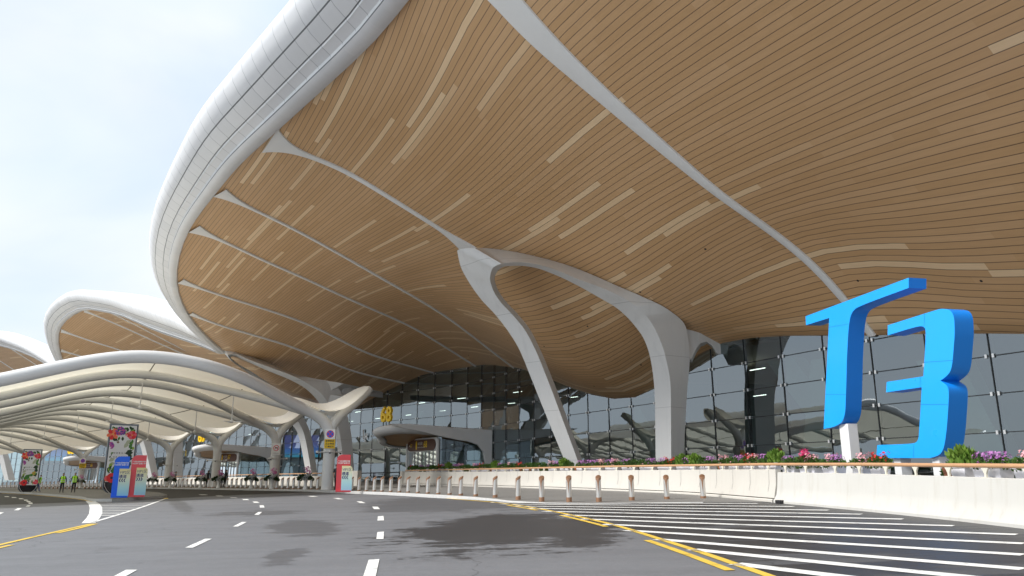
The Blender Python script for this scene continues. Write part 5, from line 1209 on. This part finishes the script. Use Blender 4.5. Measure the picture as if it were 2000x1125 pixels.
# ------------------------------------------------------------ column signs and cameras
def col_sign(i, W_, dz_top, kind, label, turn=0.0):
    c = CP3[i]; d = (-Vector((c.x, c.y, 0))).normalized(); o = c+d*.50; e = empty('traffic_sign', Vector((o.x, o.y, c.z+dz_top)), label, 'sign', None, math.atan2(d.y, d.x)+math.pi/2+turn)
    def T(x, z, y=-.026): return Matrix(((1, 0, 0, x), (0, 0, -1, y), (0, 1, 0, z), (0, 0, 0, 1)))
    def rd(mb, r, z, y, mi, n=28): mb.add([(r*math.cos(2*math.pi*k/n), y, z+r*math.sin(2*math.pi*k/n)) for k in range(n)], [tuple(range(n))], mi)
    h = W_*1.02 if kind == 'stop' else W_*1.42
    MB().box((0, 0, -h/2), (W_, .04, h)).build('plate', M['sign_white'], e, bevel=.008)
    MB().box((0, .22, -h*.4), (.08, .42, .08)).build('bracket', M['white_steel'], e)
    g = MB()
    if kind == 'stop':
        r = W_*.38; rd(g, r, -h/2, -.023, 0); rd(g, r*.84, -h/2, -.0245, 1)
        for a in (math.pi/4, -math.pi/4):
            dx, dz = math.cos(a), math.sin(a); nx, nz = -dz, dx; w = r*.085
            g.add([(sx*dx*r*.9+sn*nx*w, -.026, -h/2+sx*dz*r*.9+sn*nz*w) for sx, sn in ((-1, -1), (1, -1), (1, 1), (-1, 1))], [(0, 1, 2, 3)], 0)
        g.build('no_stopping_symbol', [M['sign_red'], M['sign_blue']], e)
        yp = MB().box((0, 0, -h-.01-W_*.46), (W_*1.05, .04, W_*.92)).build('yellow_plate', M['yellow'], e, bevel=.008)
        tx = MB()
        for k, t in enumerate(('即停即走', '禁止等候', '违停抓拍')): put_text(tx, t, W_*.205, T(0, -h-.01-W_*(.19+.28*k)), 0, bold=.004, space=1.08)
        tx.build('lettering', M['ink_dark'], yp)
    else:
        r = W_*.36; z0 = -W_*.58; rd(g, r, z0, -.023, 0); rd(g, r*.80, z0, -.0245, 1)
        for dx in (-.13, .15): g.box((dx*W_, -.026, z0-.03*W_), (.07*W_, .004, .26*W_), mi=2)
        g.box((.01*W_, -.026, z0+.06*W_), (.26*W_, .004, .09*W_), mi=2)
        a = -math.pi/4; dx, dz = math.cos(a), math.sin(a); nx, nz = -dz, dx; w = r*.09
        g.add([(sx*dx*r*.9+sn*nx*w, -.030, z0+sx*dz*r*.9+sn*nz*w) for sx, sn in ((-1, -1), (1, -1), (1, 1), (-1, 1))], [(0, 1, 2, 3)], 0)
        g.build('prohibition_symbol', [M['sign_red'], M['sign_white'], M['ink_dark']], e)
        tx = MB(); put_text(tx, '三轮车禁止驶入', W_*.118, T(0, -W_*1.22), 0); tx.build('lettering', M['ink_dark'], e)
    return e
col_sign(0, .72, 4.35, 'stop', 'square no-stopping sign above a yellow plate on the nearest canopy column')
col_sign(1, .72, 3.9, 'trike', 'white no-tricycle sign with a red ring on the second canopy column')
col_sign(5, .80, 4.35, 'stop', 'square no-stopping sign above a yellow plate, on the column behind the guards')
def col_camera(i, z, label, n=3, rot=0.0):
    c = CP3[i]; e = empty('security_camera', c+Vector((0, 0, z)), label, 'camera')
    MB().lathe([(.52, -.04), (.56, 0), (.52, .05)], (0, 0, 0), 18).build('mount_ring', M['white_steel'], e, auto=40)
    for k in range(n):
        a = rot+k*2*math.pi/n; d = Vector((math.cos(a), math.sin(a), 0)); MB().tube([d*.5, d*.95], .035, 8).build('arm', M['white_steel'], e)
        q = d*.98; c_ = MB(); c_.lathe([(.02, .12), (.09, .10), (.10, -.02), (.085, -.05)], tuple(q), 12); c_.lathe([(.085, -.05), (.07, -.12), (.01, -.15)], tuple(q), 12, mi=1); c_.build('camera_head', [M['white_paint'], M['black_gloss']], e, auto=40)
col_camera(0, 2.70, 'white dome cameras on a ring round the nearest canopy column', 3, 2.9)
col_camera(1, 2.55, 'white cameras on a ring round the second canopy column, below the tricycle sign', 3, .4)
col_camera(2, 2.75, 'white cameras on a ring round the column in front of the 67 entrance', 4, .2)
col_camera(3, 2.6, 'white cameras on a ring round the column right of the red VIP board', 3, .2)
col_camera(5, 2.6, 'white cameras on a ring round the column behind the guards', 4, .6)
# hanging lamps under the canopy
def lamp(p, ln, label, first=[None]):
    if first[0] is None:
        e = empty('hanging_lamp', p, label, 'lamp', 'lamps hanging under the drop-off canopy'); MB().tube([(0, 0, 0), (0, 0, -1.9)], .04, 8).build('rod', M['white_steel'], e)
        h = MB().lathe([(.10, -1.78), (.13, -1.86), (.13, -1.98), (.06, -2.02)], (0, 0, 0), 12); h.build('lamp_body', M['white_paint'], e, auto=40)
        for a in (0, 2.1, 4.2): MB().box((.42*math.cos(a), .42*math.sin(a), -1.93), (.62, .13, .05), a).build('lamp_wing', M['white_paint'], e)
        first[0] = e; return e
    return dup(first[0], p, random.uniform(0, 1), label)
lamp_n = ['nearest', 'second', 'third', 'fourth', 'fifth']
for k in range(5):
    a = cpt(k, 12.5, spread(12.5), hcan(12.5)-.25); b = cpt(k+1, 12.5, -spread(12.5), hcan(12.5)-.25); lamp((a+b)/2, 1.9, 'white rod lamp %s from the front edge along the canopy ridge' % lamp_n[k])
for k in range(3):
    a = cpt(k, 6.5, spread(6.5), hcan(6.5)-.25); lamp(a+Vector((0, 0, .0)), 1.6, 'white rod lamp %s from the front along the column side of the canopy' % lamp_n[k])
# ------------------------------------------------------------ entrance porches
def porch(name_no, loc, rz, label, left_no):
    """local frame: +y runs out from the glass wall, +x along the wall (away from the camera on the left)"""
    e = empty('entrance_porch', loc, label, 'entrance', 'gate entrances', rz)
    out = []; Lo = 11.6
    for k in range(9): a = math.pi/2*k/8; out.append((3.2-3.2*math.cos(a)+0 if False else 3.4*(1-math.sin(a)), Lo-3.4*(1-math.cos(a))))
    near = [(0, 0)]+[(0+3.2*(1-math.cos(a)), Lo-3.2+3.2*math.sin(a)) for a in np.linspace(0, math.pi/2, 9)]
    farp = [(8.6-3.0*(1-math.sin(a)), Lo-1.0-3.0+3.0*math.cos(a)-.3) for a in np.linspace(0, math.pi/2, 9)]
    ring_ = near+farp+[(9.0, 0)]; n = len(ring_); cx, cy = 4.4, 6
    def inset(k, z, dz=0): return [Vector((cx+(x-cx)*k, cy+(y-cy)*k if y > .05 else y, z)) for x, y in ring_]
    def zt(y): return 5.0+.035*y
    s_ = MB(); R_ = []
    for k, dz in ((.80, -.72), (.83, -.80), (.93, -.74), (.985, -.55), (1.0, -.3), (.985, -.06), (.95, .03), (.5, .12)):
        R_.append([Vector((cx+(x-cx)*k, (cy+(y-cy)*k) if y > .05 else 0, zt(y)+dz-.145*(cx+(x-cx)*k))) for x, y in ring_])
    s_.grid(R_); tp = [p for p in R_[-1]]; s_.add(tp, [tuple(range(n))]); rf_ = s_.build('porch_roof', M['white_paint'], e, auto=40)
    u = MB(); R2 = [[Vector((cx+(x-cx)*k, (cy+(y-cy)*k) if y > .05 else 0, zt(y)-.70+.25*(1-k)/.8-.145*(cx+(x-cx)*k))) for x, y in ring_] for k in (.80, .6, .4, .2, .01)]
    u.grid(R2, uvs=[[(p.y, p.x) for p in r] for r in R2]); u.build('porch_soffit', M['soffit'], rf_, smooth=True)
    # near side wall sweeping down into a curved leg at the glass
    sw = [(11.0, 5.25), (8.8, 5.31), (6.5, 5.2), (4, 5.05), (0.05, 4.96), (0.05, .05), (.62, .05), (.72, 1.5), (.98, 2.75), (1.6, 3.45), (2.8, 3.78), (4.2, 3.95), (5.2, 4.12), (7.5, 4.58), (9.5, 4.88)]
    MB().prism([Vector((-.05, y, z)) for y, z in sw], Vector((.38, 0, 0))).build('side_wall', M['white_paint'], e, bevel=.05)
    # glazed vestibule
    A_, B_ = Vector((.9, 5.6, 0)), Vector((6.6, 6.6, 0)); zt_ = 3.0
    gl = MB(); gl.add([Vector((.75, .4, .02)), Vector((.75, 5.2, .02)), Vector((.75, 5.2, 4.0)), Vector((.75, .4, 3.4))], [(0, 1, 2, 3)]); gl.add([Vector((.75, 5.2, .02)), A_+Vector((.1, .05, .02)), A_+Vector((.1, .05, 4.2)), Vector((.75, 5.2, 4.2))], [(0, 1, 2, 3)])
    gl.build('side_glass', M['porch_glass'], e)
    dr = (B_-A_).normalized(); ln = (B_-A_).length; ang = math.atan2(dr.y, dr.x); nrm = Vector((-dr.y, dr.x, 0))
    head_ = (A_+B_)/2; MB().box((head_.x, head_.y, 3.5), (ln+.1, .28, 1.35), ang).build('door_header', M['white_paint'], e, bevel=.03)
    xs = [0, .8, 1.6, 2.3, 3.1, 3.9, 4.6, ln]
    for k in range(len(xs)-1):
        a, b = A_+dr*xs[k], A_+dr*xs[k+1]; m = (a+b)/2; w_d = (b-a).length
        d_ = MB(); d_.add([a+Vector((0, 0, .03)), b+Vector((0, 0, .03)), b+Vector((0, 0, 2.98)), a+Vector((0, 0, 2.98))], [(0, 1, 2, 3)])
        do = d_.build('door', M['porch_glass'], e); f_ = MB()
        for q in (a, b): f_.box((q.x, q.y, 1.5), (.10, .12, 2.96), ang)
        f_.box((m.x, m.y, .06), (w_d, .1, .10), ang); f_.build('door_frame', M['white_steel'], do)
    for q in (A_+dr*-.25+nrm*.1, B_+dr*.25+nrm*.1): MB().box((q.x, q.y, 2.0), (.22, .22, 4.0), ang).build('jamb', M['white_paint'], e)
    # brown rounded sign over the doors
    T0 = frame(A_.lerp(B_, .5)+nrm*.16+Vector((0, 0, 3.46)), -dr); hw, hh = ln/2-.05, .56
    pts = [(hw-hh*1.1+hh*1.1*math.sin(a), hh*math.cos(a)) for a in np.linspace(0, math.pi, 12)]+[(-hw+hh*1.1-hh*1.1*math.sin(a), -hh*math.cos(a)) for a in np.linspace(0, math.pi, 12)]
    sg = MB().prism([T0 @ Vector((x, y, 0)) for x, y in pts], (T0.to_3x3() @ Vector((0, 0, .10)))); so_ = sg.build('door_sign', M['brown_sign'], e)
    tx = MB(); TT_ = lambda x, y: T0 @ Matrix.Translation((x, y, .105))
    put_text(tx, name_no, .92, TT_(.92, .04), 0, bold=.012, sx=.8); put_text(tx, left_no, .50, TT_(-2.05, -.02), 0, sx=.8); yb = [(.18*math.cos(a)*.8, .26*math.sin(a)+(.18 if math.sin(a) > 0 else -.18)) for a in np.linspace(0, 2*math.pi, 22)]
    tx.add([TT_(-.95, 0) @ Vector((x, y, 0)) for x, y in yb], [tuple(range(22))], 0); put_text(tx, '出发层', .34, TT_(-.18, .16), 1); put_text(tx, 'Int’l & Dom. Departures', .17, TT_(.0, -.20), 1); put_text(tx, '◀', .26, TT_(-2.42, -.02), 1)
    tx.build('lettering', [M['yellow_deep'], M['sign_white']], so_)
    # yellow gate number standing on the roof
    nb = Vector((3.0, 10.3, zt(10)-.02)); Tn = frame(nb+Vector((0, 0, .98)), Vector((-1, -.55, 0))); num = MB(); put_text(num, name_no, 2.05, Tn, 0, extrude=.14, bold=.05, sx=.74); num.build('gate_number', M['yellow_deep'], e)
    for dx in (-.4, .4): q = Tn @ Vector((dx, -.95, 0)); MB().tube([q-Vector((0, 0, .35)), q+Vector((0, 0, .35))], .05, 6).build('number_stand', M['dark_metal'], e)
    return e
def place_porch(no, left, wx, label, twist=0.0):
    s = near_wall(on_wall(wx, 880))[0]; p = wall_at(s); o = wall_out(s); rz = math.atan2(o.y, o.x)-math.pi/2+twist
    return porch(no, Vector((p.x, p.y, gz(p.x, p.y)+.15)), rz, label, left)
place_porch('68', '67', 962, 'white curved entrance porch with brown soffit and a yellow 68 on its roof')
place_porch('67', '66', 541, 'white curved entrance porch with a yellow 67, behind the canopy columns')
place_porch('66', '65', 255, 'white curved entrance porch with a yellow 66, behind the guards')
# screens inside the hall
def screen(px, py, px2, py2, D, label):
    a, b, c, d = P(px, py, D), P(px2, py, D*.985), P(px2, py2, D*.985), P(px, py2, D); mb = MB().prism([a, b, c, d], (b-a).cross(Vector((0, 0, 1))).normalized()*-.25)
    m, nt, bs_, o = new_mat('blue_screen'); tc = N(nt, 'ShaderNodeTexCoord'); s = N(nt, 'ShaderNodeSeparateXYZ'); L(nt, tc.outputs['Generated'], s.inputs[0])
    col = ramp(nt, s.outputs[2], [(0, (.03, .42, .62)), (.3, (.02, .16, .60)), (.6, (.012, .03, .30)), (1, (.015, .03, .25))]); L(nt, col, bs_.inputs['Base Color']); L(nt, col, bs_.inputs['Emission Color']); bs_.inputs['Emission Strength'].default_value = .4
    ob = mb.build('advert_screen', m); tag(ob, label, 'screen'); return ob
screen(556, 850, 625, 893, 122, 'blue lit advertising screen behind the glass left of the near canopy column')
screen(88, 862, 130, 900, 196, 'blue lit advertising screen behind the glass beside the smaller totem')

# white bracket-and-letter mark on the glass left of the 68 entrance
def on_glass(px, py): p = on_wall(px, py); return p+wall_out(near_wall(p)[0])*.10
lg = MB(); pl = [on_glass(x, y) for x, y in ((711.2, 839), (711.2, 848), (711.2, 856), (713, 859.5), (716.5, 862.5))]; lg.tube(pl, .09, 6)
c_ = on_glass(716, 853); put_text(lg, 'H', .95, frame(c_, wall_tan(near_wall(c_)[0])*-1), 0, bold=.06)
tag(lg.build('glass_mark', M['sign_white']), 'white bracket line and letter mark on the dark glass left of the 68 entrance', 'sign')
# ------------------------------------------------------------ daylight
SUN_EL, SUN_AZ = R(43), R(-112)                    # azimuth from +Y, clockwise positive: to the left and ahead
w = bpy.data.worlds.new('World'); scene.world = w; w.use_nodes = True; nt = w.node_tree; bg = nt.nodes['Background']
sky = nt.nodes.new('ShaderNodeTexSky'); sky.sky_type = 'NISHITA'; sky.sun_disc = False; sky.sun_elevation = SUN_EL; sky.sun_rotation = SUN_AZ
sky.dust_density = 2.0; sky.air_density = 1.0; sky.ozone_density = 1.5
tc = nt.nodes.new('ShaderNodeTexCoord'); mp = nt.nodes.new('ShaderNodeMapping'); nt.links.new(tc.outputs['Generated'], mp.inputs[0]); mp.inputs['Scale'].default_value = (1.0, 1.0, 2.0)
n1 = noise(nt, mp.outputs[0], 1.7, 7, .55, .3)
cl = ramp(nt, n1, [(.36, (0, 0, 0)), (.58, (1, 1, 1))])
clf = math_(nt, 'MULTIPLY_ADD', cl, .15, .78)
n2 = noise(nt, mp.outputs[0], 1.9, 4, .5, .3); cc = mixc(nt, ramp(nt, n2, [(.34, (0, 0, 0)), (.70, (1, 1, 1))]), (5.7, 6.8, 7.95), (7.7, 8.0, 8.3)); mx = mixc(nt, clf, sky.outputs[0], cc); nt.links.new(mx, bg.inputs[0]); bg.inputs[1].default_value = .068
sl = bpy.data.lights.new('sun', 'SUN'); so = bpy.data.objects.new('sun', sl); COL.objects.link(so)
sl.energy = 2.3; sl.angle = R(15); sl.color = (1, .975, .94)
d = Vector((math.sin(SUN_AZ)*math.cos(SUN_EL), math.cos(SUN_AZ)*math.cos(SUN_EL), math.sin(SUN_EL)))
so.rotation_euler = (-d).to_track_quat('-Z', 'Y').to_euler(); so.location = d*100
scene.view_settings.view_transform = 'Standard'; scene.view_settings.look = 'None'; scene.view_settings.exposure = 1.0; scene.view_settings.gamma = 1
scene.cycles.max_bounces = 7; scene.cycles.diffuse_bounces = 4; scene.cycles.glossy_bounces = 4; scene.cycles.transmission_bounces = 6; scene.cycles.transparent_max_bounces = 12
scene.cycles.use_denoising = True; scene.cycles.sample_clamp_indirect = 8
